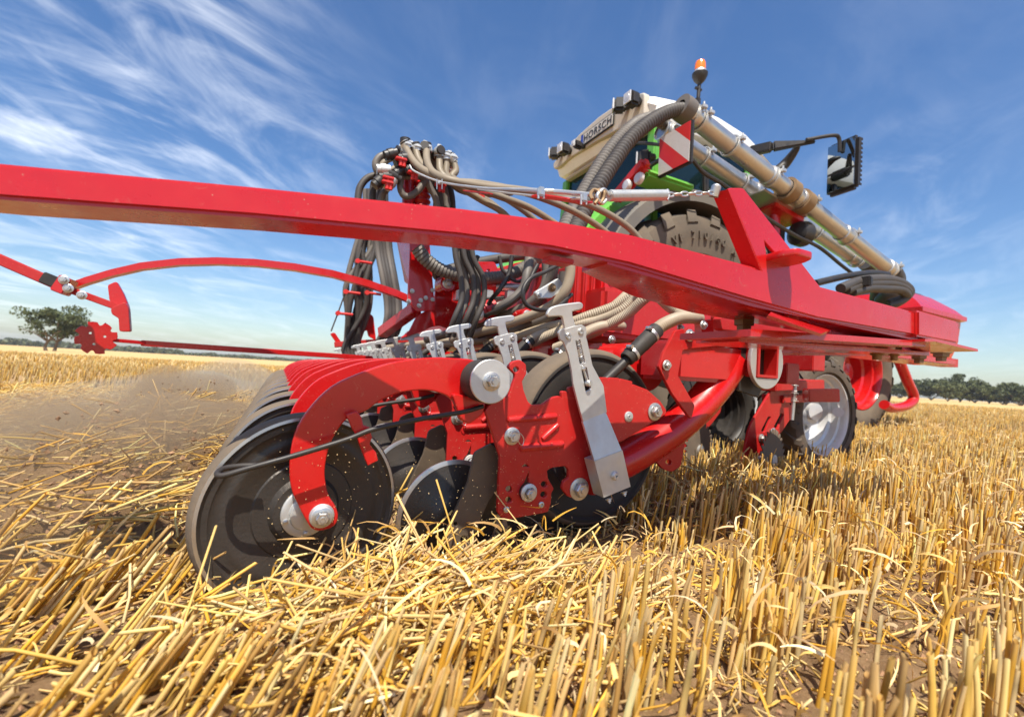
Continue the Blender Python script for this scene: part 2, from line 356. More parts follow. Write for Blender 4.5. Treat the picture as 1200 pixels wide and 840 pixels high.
def text_mesh(mb, s, size, o, ex, ey, t=0.002, mi=0, bold=0.0, spacing=1.0):
    cu = bpy.data.curves.new('tmp', 'FONT'); cu.body = s; cu.size = size; cu.extrude = t/2; cu.align_x = 'CENTER'; cu.align_y = 'CENTER'; cu.offset = bold; cu.space_character = spacing
    ob = bpy.data.objects.new('tmp', cu); C.objects.link(ob)
    dg = bpy.context.evaluated_depsgraph_get(); me = bpy.data.meshes.new_from_object(ob.evaluated_get(dg))
    ex, ey = Vector(ex).normalized(), Vector(ey); ey = (ey-ex*ey.dot(ex)).normalized(); ez = ex.cross(ey)
    mb.add([Vector(o)+ex*v.co.x+ey*v.co.y+ez*v.co.z for v in me.vertices], [tuple(p.vertices) for p in me.polygons], mi=mi)
    bpy.data.objects.remove(ob); bpy.data.curves.remove(cu); bpy.data.meshes.remove(me); return mb
# ------------------------------------------------------------------ ground
def vnoise(x, y, seed=0):
    xi, yi = np.floor(x).astype(np.int64), np.floor(y).astype(np.int64); xf, yf = x-xi, y-yi
    def h(a, b):
        n = (a*374761393 + b*668265263 + seed*1442695041) & 0xffffffff
        n = ((n ^ (n >> 13))*1274126177) & 0xffffffff
        return ((n ^ (n >> 16)) & 0xffff)/65535.0
    u, v = xf*xf*(3-2*xf), yf*yf*(3-2*yf)
    return (h(xi, yi)*(1-u)+h(xi+1, yi)*u)*(1-v) + (h(xi, yi+1)*(1-u)+h(xi+1, yi+1)*u)*v
def fbm(x, y, s=0, o=4):
    r = 0; a = 0.5
    for k in range(o): r = r + a*vnoise(x*2**k, y*2**k, s+k*17); a *= 0.5
    return r
def sstep(a, b, x):
    t = np.clip((x-a)/(b-a), 0, 1); return t*t*(3-2*t)
ROW = 0.13
def tilled(x, y):
    """1 where the coulters have already passed"""
    edge = 0.92 + 0.24*(1-sstep(0.0, 0.4, x)) + 0.16*(fbm(x*2, y*2, 5)-0.5)
    front = 0.55 + 0.25*(fbm(y*3, x*3, 6)-0.5)
    return sstep(edge-0.06, edge+0.10, y)*(1-sstep(front-0.15, front+0.25, x))*(1-sstep(6.2, 6.6, y))
def height(x, y):
    x = np.asarray(x, float); y = np.asarray(y, float)
    near = np.exp(-(np.hypot(x, y)/14.0)**2)
    h = 0.03*(fbm(x*1.3, y*1.3, 1)-0.5) + near*0.016*np.abs(fbm(x*11, y*11, 2)-0.5)*2
    h = h + near*0.020*np.clip(fbm(x*38, y*38, 41, 3)-.38, 0, 1)
    h = h + near*0.010*(np.cos(2*np.pi*y/ROW)*0.4)
    rough = sstep(0.52, 0.66, fbm(x*1.7+3, y*1.7, 9, 3))*sstep(0.2, .7, x)
    h = h + near*rough*0.045*(fbm(x*17, y*17, 4)-0.42)
    h = h + 0.075*np.clip(fbm(x*14, y*14, 31)-.35, 0, 1)*np.exp(-(((x-1.05)/.40)**2+((y-.40-.12*(x-1.05))/.12)**2))
    t = tilled(x, y)
    clods = np.clip(fbm(x*9, y*9, 3)-0.42, 0, 1)*0.15 + np.clip(fbm(x*26, y*26, 8)-0.42, 0, 1)*0.09
    back = 1-sstep(-0.45, 0.25, x)
    h = h + t*near*(clods*1.0 - 0.015) + t*0.19*back*np.exp(-((y-2.6)/1.5)**2)*np.exp(-((x+0.42)/0.28)**2)
    # push of soil and straw thrown up in front of the first coulter
    h = h + 0.035*np.exp(-(((x-0.27)/0.22)**2 + ((y-0.80)/0.10)**2)) 
    # small pile at the row cleaner
    h = h + 0.07*np.exp(-(((x-1.62)/0.28)**2 + ((y-1.22)/0.10)**2))
    far = np.hypot(x, y)
    h = h + sstep(40, 260, x)*1.3*sstep(-30, 40, x-y*0.3)*0 
    h = h + 0.35*(fbm(x*0.02+5, y*0.02, 12)-0.5)*sstep(15, 60, far)
    return h
def axis_grid(lo, hi, a, b, d, g=1.09):
    """spacing d between a and b, growing geometrically outside"""
    c = list(np.arange(a, b, d)); s = d; v = c[-1]
    while v < hi: s *= g; v += s; c.append(v)
    s = d; v = c[0]; pre = []
    while v > lo: s *= g; v -= s; pre.append(v)
    return np.array(pre[::-1]+c)
gx = axis_grid(-900, 1100, -1.6, 2.8, 0.0085); gy = axis_grid(-60, 1200, 0.15, 2.5, 0.0085)
GX, GY = np.meshgrid(gx, gy, indexing='ij'); GZ = height(GX, GY)
nx, ny = len(gx), len(gy)
idx = np.arange(nx*ny).reshape(nx, ny)
fa = np.stack([idx[:-1, :-1], idx[1:, :-1], idx[1:, 1:], idx[:-1, 1:]], -1).reshape(-1, 4)
def np_mesh(name, V, Fa, mtl, col=None, smooth=False):
    V = np.asarray(V, np.float32); Fa = np.asarray(Fa, np.int32); k = Fa.shape[1]
    me = bpy.data.meshes.new(name); me.vertices.add(len(V)); me.vertices.foreach_set('co', V.ravel())
    me.loops.add(Fa.size); me.loops.foreach_set('vertex_index', Fa.ravel())
    me.polygons.add(len(Fa)); me.polygons.foreach_set('loop_start', np.arange(0, Fa.size, k, dtype=np.int32)); me.polygons.foreach_set('loop_total', np.full(len(Fa), k, np.int32))
    me.polygons.foreach_set('use_smooth', np.full(len(Fa), smooth)); me.update(calc_edges=True); me.validate()
    if col is not None:
        a = me.color_attributes.new('col', 'FLOAT_COLOR', 'POINT'); c4 = np.ones((len(V), 4), np.float32); c4[:, :3] = col; a.data.foreach_set('color', c4.ravel())
    me.materials.append(mtl); o = bpy.data.objects.new(name, me); C.objects.link(o); return o
gm = bpy.data.materials.new('field_soil'); gm.use_nodes = True
n, l = gm.node_tree.nodes, gm.node_tree.links; b = n['Principled BSDF']; b.inputs['Roughness'].default_value = 0.95; b.inputs['Specular IOR Level'].default_value = 0.15
g = n.new('ShaderNodeNewGeometry')
def gnoise(scale, det=8, rough=0.6, vec=None):
    q = n.new('ShaderNodeTexNoise'); q.inputs['Scale'].default_value = scale; q.inputs['Detail'].default_value = det; q.inputs['Roughness'].default_value = rough
    l.new(vec if vec is not None else g.outputs['Position'], q.inputs['Vector']); return q.outputs[0]
def ramp(f, stops):
    r = n.new('ShaderNodeValToRGB'); l.new(f, r.inputs[0]); e = r.color_ramp.elements
    for i, (p, c) in enumerate(stops):
        q = e[i] if i < 2 else e.new(p); q.position = p; q.color = (*c, 1)
    return r.outputs[0]
soil = ramp(gnoise(24, 12, 0.8), [(0.33, (0.15, 0.085, 0.040)), (0.52, (0.31, 0.19, 0.10)), (0.68, (0.46, 0.31, 0.18))])
# chaff and cut straw seen from afar: colour of the stubble itself
mp = n.new('ShaderNodeMapping'); l.new(g.outputs['Position'], mp.inputs[0]); mp.inputs['Scale'].default_value = (0.06, 1.0, 1.0); mp.inputs['Rotation'].default_value = (0, 0, R(4))
far_a = ramp(gnoise(0.55, 6, 0.6, mp.outputs[0]), [(0.30, (0.42, 0.27, 0.105)), (0.52, (0.56, 0.385, 0.165)), (0.72, (0.66, 0.49, 0.25))])
far_b = ramp(gnoise(3.5, 8, 0.75), [(0.30, (0.30, 0.18, 0.08)), (0.50, (0.55, 0.38, 0.16)), (0.70, (0.70, 0.53, 0.27))])
mfar = n.new('ShaderNodeMix'); mfar.data_type = 'RGBA'; mfar.inputs[0].default_value = 0.5; l.new(far_a, mfar.inputs[6]); l.new(far_b, mfar.inputs[7])
ln = n.new('ShaderNodeVectorMath'); ln.operation = 'LENGTH'; l.new(g.outputs['Position'], ln.inputs[0])
mr = n.new('ShaderNodeMapRange'); l.new(ln.outputs['Value'], mr.inputs[0]); mr.inputs[1].default_value = 5; mr.inputs[2].default_value = 22; mr.inputs[3].default_value = 0.10; mr.inputs[4].default_value = 1.0
mix = n.new('ShaderNodeMix'); mix.data_type = 'RGBA'; l.new(mr.outputs[0], mix.inputs[0]); l.new(soil, mix.inputs[6]); l.new(mfar.outputs[2], mix.inputs[7]); l.new(mix.outputs[2], b.inputs['Base Color'])
bp = n.new('ShaderNodeBump'); bp.inputs['Strength'].default_value = 1.0; bp.inputs['Distance'].default_value = 0.012; l.new(gnoise(55, 10, 0.8), bp.inputs['Height']); l.new(bp.outputs[0], b.inputs['Normal'])
ground = np_mesh('ground', np.stack([GX, GY, GZ], -1).reshape(-1, 3), fa, gm, smooth=True); ground['kind'] = 'structure'

# ------------------------------------------------------------------ stubble: hollow cut stalks in rows
PAL = np.array([(0.79, 0.48, 0.09), (0.83, 0.55, 0.14), (0.77, 0.44, 0.06), (0.86, 0.65, 0.28), (0.87, 0.71, 0.42), (0.60, 0.37, 0.13), (0.83, 0.58, 0.19), (0.70, 0.50, 0.25)])*np.array([1.02, 0.96, 0.80])
def stalks(px, py, L, rad, lean, seg=5, rings=4, ltype=None, z0=None, bend=0.07):
    """px,py base; L length; lean (n,2) horizontal lean per unit height"""
    N = len(px); z = height(px, py)-0.01 if z0 is None else z0
    base = np.stack([px, py, z], -1)
    d = np.stack([lean[:, 0], lean[:, 1], np.ones(N)], -1); d /= np.linalg.norm(d, axis=1)[:, None]
    up = np.zeros_like(d); up[:, 2] = 1
    a = np.cross(d, rng.normal(size=(N, 3))); a /= np.linalg.norm(a, axis=1)[:, None]; bb = np.cross(d, a)
    bd = rng.normal(size=N)*bend
    col = PAL[rng.integers(0, len(PAL), N)]*rng.uniform(0.80, 1.18, N)[:, None]
    streak = rng.uniform(.74, 1.12, (N, seg))
    V = np.zeros((N, rings, seg, 3)); Cc = np.zeros((N, rings, seg, 3))
    ang = 2*np.pi*np.arange(seg)/seg
    for r in range(rings):
        t = r/(rings-1); rr = rad*(1.12-0.25*t)
        ctr = base + d*(L*t)[:, None] + a*(bd*L*t*t)[:, None]
        off = a[:, None, :]*np.cos(ang)[None, :, None] + bb[:, None, :]*np.sin(ang)[None, :, None]
        sl = (np.sin(ang+1.0)*0.9)[None, :, None]*d[:, None, :]*(1.0 if r == rings-1 else 0)
        V[:, r] = ctr[:, None, :] + (off+sl)*rr[:, None, None]
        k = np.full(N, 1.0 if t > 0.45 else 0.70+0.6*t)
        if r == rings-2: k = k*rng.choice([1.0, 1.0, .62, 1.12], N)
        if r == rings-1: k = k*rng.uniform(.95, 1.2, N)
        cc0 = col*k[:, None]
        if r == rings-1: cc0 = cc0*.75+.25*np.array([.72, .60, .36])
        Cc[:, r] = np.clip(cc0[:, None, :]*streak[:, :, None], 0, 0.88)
    V = V.reshape(-1, 3); Cc = Cc.reshape(-1, 3)
    o = (np.arange(N)*rings*seg)[:, None, None, None]; rI = np.arange(rings-1)[None, :, None]; k = np.arange(seg)[None, None, :]
    f = np.stack([rI*seg+k, rI*seg+(k+1) % seg, (rI+1)*seg+(k+1) % seg, (rI+1)*seg+k], -1) + o
    return V, f.reshape(-1, 4), Cc
def ribbons(px, py, pz, L, w, az, el, curl, n=6, tw=1.0):
    """dry leaves: curling strips"""
    N = len(px); V = np.zeros((N, n, 2, 3)); p = np.stack([px, py, pz], -1); el = el.copy(); az = az.copy()
    dz = rng.normal(size=N)*0.25
    roll = rng.uniform(0, 3.1, N)
    for i in range(n):
        d = np.stack([np.cos(az)*np.cos(el), np.sin(az)*np.cos(el), np.sin(el)], -1)
        s = np.stack([-np.sin(az), np.cos(az), np.zeros(N)], -1); u = np.cross(s, d)
        ww = (w*(1-0.75*(i/(n-1))**2)*0.5)[:, None]
        q = s*np.cos(roll)[:, None]+u*np.sin(roll)[:, None]
        V[:, i, 0] = p-q*ww; V[:, i, 1] = p+q*ww
        p = p + d*(L/(n-1))[:, None]; el += curl/(n-1); az += dz; roll += 0.25*tw*rng.normal(size=N)
    col = (PAL*np.array([1.02, 1.05, 1.3]))[rng.integers(2, len(PAL), N)]*rng.uniform(0.75, 1.2, N)[:, None]
    Cc = np.repeat(np.clip(col, 0, .92), n*2, axis=0)
    o = (np.arange(N)*n*2)[:, None]; i = np.arange(n-1)[None, :]*2
    f = np.stack([i+o, i+1+o, i+3+o, i+2+o], -1)
    return V.reshape(-1, 3), f.reshape(-1, 4), Cc
def merge(parts):
    V, Fa, Cc = [], [], []; o = 0
    for v, f, c in parts: V.append(v); Fa.append(f+o); Cc.append(c); o += len(v)
    return np.concatenate(V), np.concatenate(Fa), np.concatenate(Cc)
def visible(x, y, pad=0.25):
    """keep what the lens or a neighbouring viewpoint can see"""
    z = x*math.sin(YAW)+y*math.cos(YAW); s = x*math.cos(YAW)-y*math.sin(YAW)
    return (z > 0.16) & (np.abs(s) < z*1.30+pad)
def patch(xlo, xhi, ylo, yhi, dens, rowed=True):
    nrow = int((yhi-ylo)/ROW)+1; per = dens*ROW*(xhi-xlo)
    xs = []; ys = []
    for k in range(nrow):
        yr = ylo+k*ROW; m_ = int(per); x = rng.uniform(xlo, xhi, m_)
        # plants tiller: pull stalks to clump centres
        cx = rng.uniform(xlo, xhi, max(1, m_//5)); j = rng.integers(0, len(cx), m_); w = rng.random(m_) < 0.8
        x = np.where(w, cx[j]+rng.normal(size=m_)*0.010, x)
        xs.append(x); ys.append(yr+rng.normal(size=m_)*(0.016 if rowed else 0.04)+0.03*np.sin(x*0.9+k))
    return np.concatenate(xs), np.concatenate(ys)
def barepatch(x, y):
    return np.exp(-(((x-1.05)/.48)**2+((y-.40-.12*(x-1.05))/.115)**2))*.9 + np.exp(-(((x-.52)/.16)**2+((y-.36)/.05)**2))
def keep(x, y):
    t = tilled(x, y); bare = sstep(0.56, 0.64, fbm(x*1.7+3, y*1.7, 9, 3))*np.exp(-(np.hypot(x, y)/5)**2)*sstep(0.3, .8, x)
    return visible(x, y) & (rng.random(len(x)) > t*0.97) & (rng.random(len(x)) > bare*0.75) & (rng.random(len(x)) > barepatch(x, y)*1.1) & (np.hypot(x, y) > 0.30)
def leanf(x, y, s=0.05):
    zz = x*math.sin(YAW)+y*math.cos(YAW); side = (x*math.cos(YAW)-y*math.sin(YAW))/np.maximum(zz, .1)
    ln = 0.10 + 0.42*(1-sstep(-1.0, 0.05, side))*np.exp(-(zz/3.0)**2) + 0.16*(1-sstep(-.2, 0.8, side))*np.exp(-(zz/3.0)**2) + 0.35*(fbm(x*3.3, y*6.3, 21)-0.5)
    return np.stack([ln+rng.normal(size=len(x))*s, -0.05+rng.normal(size=len(x))*s*0.8], -1)
parts = []
for (xa, xb, ya, yb, dens, seg, rings, rs) in ((-1.4, 3.2, 0.10, 2.4, 1050, 6, 5, 1.0), (-3.0, 7.0, 2.4, 6.0, 300, 4, 3, 1.25), (3.2, 8.0, -1.5, 2.4, 330, 4, 3, 1.25),
                                         (8.0, 19.0, -4.0, 9.0, 120, 3, 2, 1.8), (-9, 8, 6.0, 15.0, 110, 3, 2, 1.8), (19, 42, -8, 22, 30, 3, 2, 3.2), (-22, 19, 15, 36, 24, 3, 2, 3.2)):
    x, y = patch(xa, xb, ya, yb, dens); k = keep(x, y); x, y = x[k], y[k]
    L = np.clip(rng.normal(0.118, 0.022, len(x)), 0.04, 0.165); rad = rng.uniform(0.0023, 0.0043, len(x))*rs
    L = L*(1-0.72*sstep(.60, .84, y)*(1-sstep(1.1, 1.6, y))*(1-sstep(.75, 1.15, x))*sstep(-.22, -.05, x))
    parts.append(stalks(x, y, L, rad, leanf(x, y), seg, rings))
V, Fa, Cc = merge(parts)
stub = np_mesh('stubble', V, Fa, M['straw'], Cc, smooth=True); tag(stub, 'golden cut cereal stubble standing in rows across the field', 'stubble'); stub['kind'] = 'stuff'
# loose straw, broken stalks and dry leaves lying between
parts = []
def lying(nn, xa, xb, ya, yb, tmin=0.0, elm=0.12, lift=0.02, Ls=0.09, rr=1.0, seg=5, f=None):
    x = rng.uniform(xa, xb, nn); y = rng.uniform(ya, yb, nn); k = visible(x, y) & (np.hypot(x, y) > 0.36); 
    if f is not None: k &= f(x, y)
    x, y = x[k], y[k]; N = len(x); az = np.where(rng.random(N) < 0.5, rng.uniform(0, 6.28, N), rng.normal(0.25, 0.45, N)); el = np.abs(rng.normal(0, elm, N))+0.03
    L = rng.uniform(0.4, 1.6, N)*Ls
    t = 1/np.tan(el); lean = np.stack([np.cos(az)*t, np.sin(az)*t], -1)
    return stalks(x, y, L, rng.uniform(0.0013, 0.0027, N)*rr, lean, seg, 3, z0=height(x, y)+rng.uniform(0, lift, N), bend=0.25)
def leaves(nn, xa, xb, ya, yb, lift=0.09, Ls=0.06, ws=0.0055, f=None, elr=(-.3, 1.2)):
    x = rng.uniform(xa, xb, nn); y = rng.uniform(ya, yb, nn); k = visible(x, y) & (np.hypot(x, y) > 0.36)
    if f is not None: k &= f(x, y)
    x, y = x[k], y[k]; N = len(x)
    return ribbons(x, y, height(x, y)+rng.uniform(0, lift, N), rng.uniform(0.4, 1.7, N)*Ls, rng.uniform(0.5, 1.3, N)*ws, rng.uniform(0, 6.28, N), rng.uniform(*elr, N), -rng.uniform(0.2, 2.6, N))
mound = lambda x, y: rng.random(len(x)) < np.exp(-(((x-0.28)/0.26)**2+((y-0.76)/0.13)**2))
unt = lambda x, y: rng.random(len(x)) > tilled(x, y)*0.6
parts.append(lying(2000, -1.4, 3.2, 0.1, 2.4, f=unt, elm=.15, lift=.02)); parts.append(lying(4500, -4, 7, 2.2, 7, rr=1.4, seg=3, Ls=.11)); parts.append(lying(5000, 3, 9, -1.5, 3, rr=1.4, seg=3, Ls=.11, lift=.05))
parts.append(lying(8500, -2.6, 0.35, 1.0, 6.5, elm=.25, rr=1.25, Ls=.10, lift=.05))
parts.append(lying(5000, -.3, 1.1, 0.5, 1.0, elm=.22, lift=.045, f=mound, Ls=.12, rr=1.15)); parts.append(lying(500, 1.2, 2.1, 1.0, 1.5, elm=.5, lift=.08))
parts.append(lying(16000, -1.4, 3.0, 0.1, 2.0, f=unt, elm=.08, lift=.012, Ls=.028, seg=3, rr=.9)); parts.append(leaves(2600, -1.4, 3.2, 0.1, 2.4, f=unt, lift=.06)); parts.append(leaves(3000, -.3, 1.2, 0.45, 1.0, f=mound, lift=.05)); parts.append(leaves(3000, 2.5, 8, -1.5, 5, ws=.009, Ls=.08)); parts.append(leaves(1200, -2, 0.4, 0.9, 5, ws=.006, lift=.06))
parts.append(leaves(900, 0.0, 2.8, 0.3, 1.2, lift=.13, ws=.005, Ls=.07, f=unt))
V, Fa, Cc = merge(parts)
lo = np_mesh('loose_straw', V, Fa, M['straw'], Cc, smooth=True); tag(lo, 'loose broken straw and curled dry leaves lying among the stubble', 'straw'); lo['kind'] = 'stuff'
# crumbs of soil on the worked strip and in the air behind the coulters
def clods(N, pos, size):
    base = np.array([(1, 0, 0), (-1, 0, 0), (0, 1, 0), (0, -1, 0), (0, 0, 1), (0, 0, -1)], float); tri = np.array([(0, 2, 4), (2, 1, 4), (1, 3, 4), (3, 0, 4), (2, 0, 5), (1, 2, 5), (3, 1, 5), (0, 3, 5)])
    v = base[None]*rng.uniform(0.5, 1.2, (N, 6, 1))*size[:, None, None] + rng.normal(size=(N, 6, 3))*size[:, None, None]*0.22
    V = (v+pos[:, None, :]).reshape(-1, 3); f = (tri[None]+(np.arange(N)*6)[:, None, None]).reshape(-1, 3)
    c = np.repeat(np.array([(0.27, 0.155, 0.082)])*rng.uniform(0.6, 1.4, N)[:, None], 6, axis=0); return V, f, c
N = 9000; x = rng.uniform(-1.8, 0.5, N); y = 0.95+rng.random(N)**1.5*4.2; z = height(x, y)
N2 = 12000; x2 = rng.uniform(-1.0, 2.6, N2); y2 = rng.uniform(.25, 1.3, N2)
pos = np.concatenate([np.stack([x, y, z], -1), np.stack([x2, y2, height(x2, y2)], -1)]); sz = np.concatenate([rng.uniform(.002, .011, N)*(1+(rng.random(N) < .04)*1.2), rng.uniform(.0008, .0065, N2)*(1+(rng.random(N2) < .03)*1.5)])
cv, cf, cc_ = clods(len(pos), pos, sz); co = np_mesh('soil_crumbs', cv, cf, M['clod'], cc_); tag(co, 'brown soil crumbs strewn over the freshly worked strip', 'soil'); co['kind'] = 'stuff'
N = 1500; y = 1.25+rng.random(N)*2.4; x = -0.10-rng.random(N)**1.6*0.7; z = height(x, y)+np.abs(rng.normal(0, .07, N))*np.exp(-((x+.2)/.5)**2)+.01
N2 = 480; x2 = rng.uniform(0.0, .62, N2); y2 = rng.uniform(.90, .96, N2); z2 = rng.uniform(.03, .33, N2)
x = np.concatenate([x, x2]); y = np.concatenate([y, y2]); z = np.concatenate([z, z2]); sz = np.concatenate([rng.uniform(.001, .008, N)**1.0, rng.uniform(.0005, .0014, N2)])
cv, cf, cc_ = clods(len(x), np.stack([x, y, z], -1), sz); cc_[N*6:] = (0.62, 0.45, 0.22); co = np_mesh('flying_soil', cv, cf, M['clod'], cc_); tag(co, 'soil and chaff thrown into the air behind and beside the turning wheels', 'flying soil'); co['kind'] = 'stuff'
# ------------------------------------------------------------------ seed drill
drill = thing('seed_drill', 'bright red seed drill with a long row of disc coulters working through the stubble', 'seed drill', (1.45, 2.5, 0))
def sub(mb, name, mt, parent): return mb.build(name, M[mt] if isinstance(mt, str) else [M[q] for q in mt], parent)
def zA(pts): return [(560+x/3.5, 400+y/3.5) for x, y in pts]
def zL(pts): return [(600+x/5, 340+y/5) for x, y in pts]

def coulter():
    YP = 0.962
    out = zA([(122,104),(140,85),(168,79),(190,96),(192,132),(174,163),(180,200),(198,248),(216,264),(262,260),(300,232),(330,226),(343,238),(341,206),(358,207),(372,222),(370,190),(384,187),(420,200),(490,330),(490,470),(470,484),(452,495),(447,520),(449,560),(452,600),(440,628),(402,643),(366,630),(343,600),(350,572),(370,558),(370,522),(355,505),(300,512),(276,525),(280,560),(292,582),(304,602),(294,618),(292,662),(280,694),(122,723),(92,714),(80,694),(90,470),(84,452),(30,285),(44,262),(125,222),(150,150),(150,132)])
    holes = [zA(circ(152, 116, 15, 16)), zA([(x, y) for x, y in circ(191, 515, 17, 20) if y < 516]+[(x, y+75) for x, y in circ(191, 515, 17, 20) if y > 515]),
             zA(circ(123, 602, 16, 16)), zA(circ(122, 646, 16, 16)), zA(circ(267, 583, 16, 16)), zA(circ(265, 625, 16, 16))]
    mb = MB(); yplate(mb, [tr(rounded(out, 1.6), YP)]+[tr(h, YP) for h in holes], YP, 0.012, 0.0022)
    body = sub(mb, 'coulter', 'dusty_red', drill)
    # pressed ribs
    for a, b_, w in (((118, 322), (326, 306), .011), ((168, 438), (352, 420), .013), ((262, 402), (330, 340), .010)):
        mb = MB(); p, q = [onY(*zA([t])[0], YP-.006) for t in (a, b_)]; tube(mb, [p, p.lerp(q, .12), p.lerp(q, .88), q], [w*.2, w*.75, w*.8, w*.75, w*.3], seg=12, n=3); sub(mb, 'pressed_rib', 'dusty_red', body)
    # toothed depth sector
    sec = zA([(470,170),(495,150),(526,150),(530,166),(536,150),(575,153),(571,172),(581,155),(628,166),(624,188),(633,178),(690,200),(742,246),(766,282),(764,296),(740,312),(640,372),(590,404),(520,430),(470,330)])
    mb = MB(); yplate(mb, [tr(rounded(sec, 1.0), YP+.014)], YP+.014, 0.010, 0.0018); sub(mb, 'toothed_sector', 'dusty_red', body)
    # arm tube to the toolbar
    mb = MB(); Y2 = 1.04
    pts = [onY(x, y, Y2) for x, y in ((688, 560), (712, 548), (745, 531), (785, 505), (820, 474), (845, 443), (857, 424))]
    tube(mb, pts, [0.050, 0.052, 0.052, 0.053, 0.055, 0.060], seg=28, n=8); lathe(mb, pts[0], pts[0]-pts[1], [(0, .050), (.008, .046), (.014, .03), (.016, 0)], 28)
    sub(mb, 'support_arm', 'red', body)
    lug = [(770, 527), (803, 507), (796, 545), (786, 552), (776, 549), (766, 538)]
    mb = MB(); yplate(mb, [tr(rounded(lug, 3), 1.03), tr(circ(782, 541, 3.8, 14), 1.03)], 1.03, .012); sub(mb, 'lug', 'dusty_red', body)
    # mounting box on the toolbar
    mb = MB(); box(mb, (1.225, 1.075, 0.522), 0.32, 0.17, 0.125, bev=.012)
    a = [onY(x, y, .985) for x, y in ((862, 398), (890, 392), (888, 460), (872, 452))]
    sub(mb, 'mounting_box', 'red', body)
    mb = MB(); vs, fs = plate2d([[(-.055, -.09), (.045, -.11), (.075, -.04), (.07, .08), (-.05, .085)]], .012); mb.add([(1.40+v.x, .995-v.z, .53+v.y) for v in vs], fs); sub(mb, 'clamp_shim', 'blackpl', body)
    # lever
    YL = 0.928
    up = [(654,389),(657,386),(663,385.5),(672,382.8),(681,381),(685.6,384),(686,391),(685.5,395),(687,400),(693,428),(700,441),(706,452),(710,483),(683,494),(676,468),(671.5,450),(670,436),(666,416),(660,400),(656,398)]
    win = [(673,399),(679.5,397.5),(685.8,425),(678.5,428)]; slot = [(680,431),(687,429.5),(692.5,456),(685,459.5)]
    mb = MB(); yplate(mb, [tr(rounded(up, 1.5), YL), tr(rounded(win, 1), YL), tr(rounded(slot, 2), YL)], YL, 0.007, 0.0012)
    def strip(Ls, Rs, th):
        for i in range(len(Ls)-1):
            q = [onY(*Ls[i][:2], Ls[i][2]), onY(*Rs[i][:2], Rs[i][2]), onY(*Rs[i+1][:2], Rs[i+1][2]), onY(*Ls[i+1][:2], Ls[i+1][2])]
            qb = [v+Vector((0, th, 0)) for v in q]; mb.add(q+qb, [(0, 1, 2, 3), (7, 6, 5, 4), (0, 4, 5, 1), (1, 5, 6, 2), (2, 6, 7, 3), (3, 7, 4, 0)])
    strip([(683, 494, YL-.0035), (697, 541, YL-.026)], [(710, 483, YL-.0035), (729, 528.5, YL-.026)], .007)
    lever = mb.build('depth_lever', M['zinc'], body, 25)
    mb = MB(); box_a = [onY(x, y, YL-.028) for x, y in ((696.5, 540), (729.5, 527.5), (739, 570), (707.5, 583))]; bb = [v+Vector((0, .042, 0)) for v in box_a]
    mb.add(box_a+bb, [(0, 1, 2, 3), (7, 6, 5, 4), (0, 4, 5, 1), (1, 5, 6, 2), (2, 6, 7, 3), (3, 7, 4, 0)]); 
    lathe(mb, onY(720, 557, YL-.028), (0, -1, 0), [(0, .011), (.004, .011), (.008, .009), (.009, .008), (.009, .003), (.004, .003), (.004, 0)], 20)
    mb.build('lever_foot', M['zinc'], body, 25)
    for x, y in ((713, 584), (731, 576)): bolt(body, onY(x, y, YL-.012), .0055, (0.2, -.3, -1))
    # grip
    grip = zL([(207,137),(222,112),(250,99),(290,90),(350,82),(392,78),(405,88),(402,104),(385,112),(352,119),(343,130),(348,170),(362,222),(318,234),(300,172),(290,152),(262,147),(230,150),(212,150)])
    mb = MB(); yplate(mb, [tr(grip, YL+.004, sm=3)], YL+.004, 0.010, .003); sub(mb, 'grip', 'zinc', body)
    for x, y in ((666, 394), (680.5, 388.5)):
        mb = MB(); lathe(mb, onY(x, y, YL-.0035), (0, -1, 0), [(0, .0082), (.003, .0082), (.004, .007), (.004, .0035), (.002, .0035), (.002, 0)], 18); sub(mb, 'rivet', 'bolt', body)
    mb = MB(); lathe(mb, onY(655, 393, YL+.004), (-.3, 0, -1), [(-.008, .008), (.008, .008)], 12)
    # spring in the window
    a, b_ = onY(676.5, 399, YL+.001), onY(682.3, 427, YL+.001); x_, y_, d_ = frame(b_-a); P = []
    for k in range(161): t = k/160; P.append(a.lerp(b_, t)+(x_*math.cos(t*2*math.pi*12)+y_*math.sin(t*2*math.pi*12))*.0052)
    mb = MB(); tube(mb, P, .0011, seg=5, sm=False); sub(mb, 'spring', 'bolt', body)
    mb = MB(); a, b_ = onY(682, 428, YL-.004), onY(689, 449, YL-.006); beam(mb, a, b_, .007, .006, bev=.002); lathe(mb, b_, (0, -1, 0), [(-.004, .008), (.008, .008), (.010, .006), (.010, 0)], 14); lathe(mb, onY(683, 432, YL-.004), (0, -1, 0), [(-.004, .0045), (.006, .0045), (.007, 0)], 12); sub(mb, 'latch_pin', 'bolt', body)
    # bolts
    for x, y, r in ((140, 388, .0135), (415, 605, .0185), (725, 288, .0165)): bolt(body, onY(*zA([(x, y)])[0], YP-(.006 if x < 600 else -.008)), r)
    for x, y, r in ((115, 688, .0075), (258, 668, .0075)):
        mb = MB(); lathe(mb, onY(*zA([(x, y)])[0], YP-.006), (0, -1, 0), [(0, r), (.004, r), (.005, r*.8), (.005, r*.5), (.002, r*.45), (.002, 0)], 16); sub(mb, 'screw', 'bolt', body)
    mb = MB(); lathe(mb, onY(*zA([(617, 308)])[0], YP+.009), (0, -1, 0), [(0, .0145), (.003, .0145), (.004, .013), (.004, .006), (.006, .006), (.006, .003), (.002, .002)], 20); sub(mb, 'washer', 'zinc', body)
    mb = MB(); c = onY(*zA([(200, 615)])[0], YP-.006); lathe(mb, c, (0.05, -1, 0), [(0, .0215), (.008, .0215), (.009, .019)], 26)
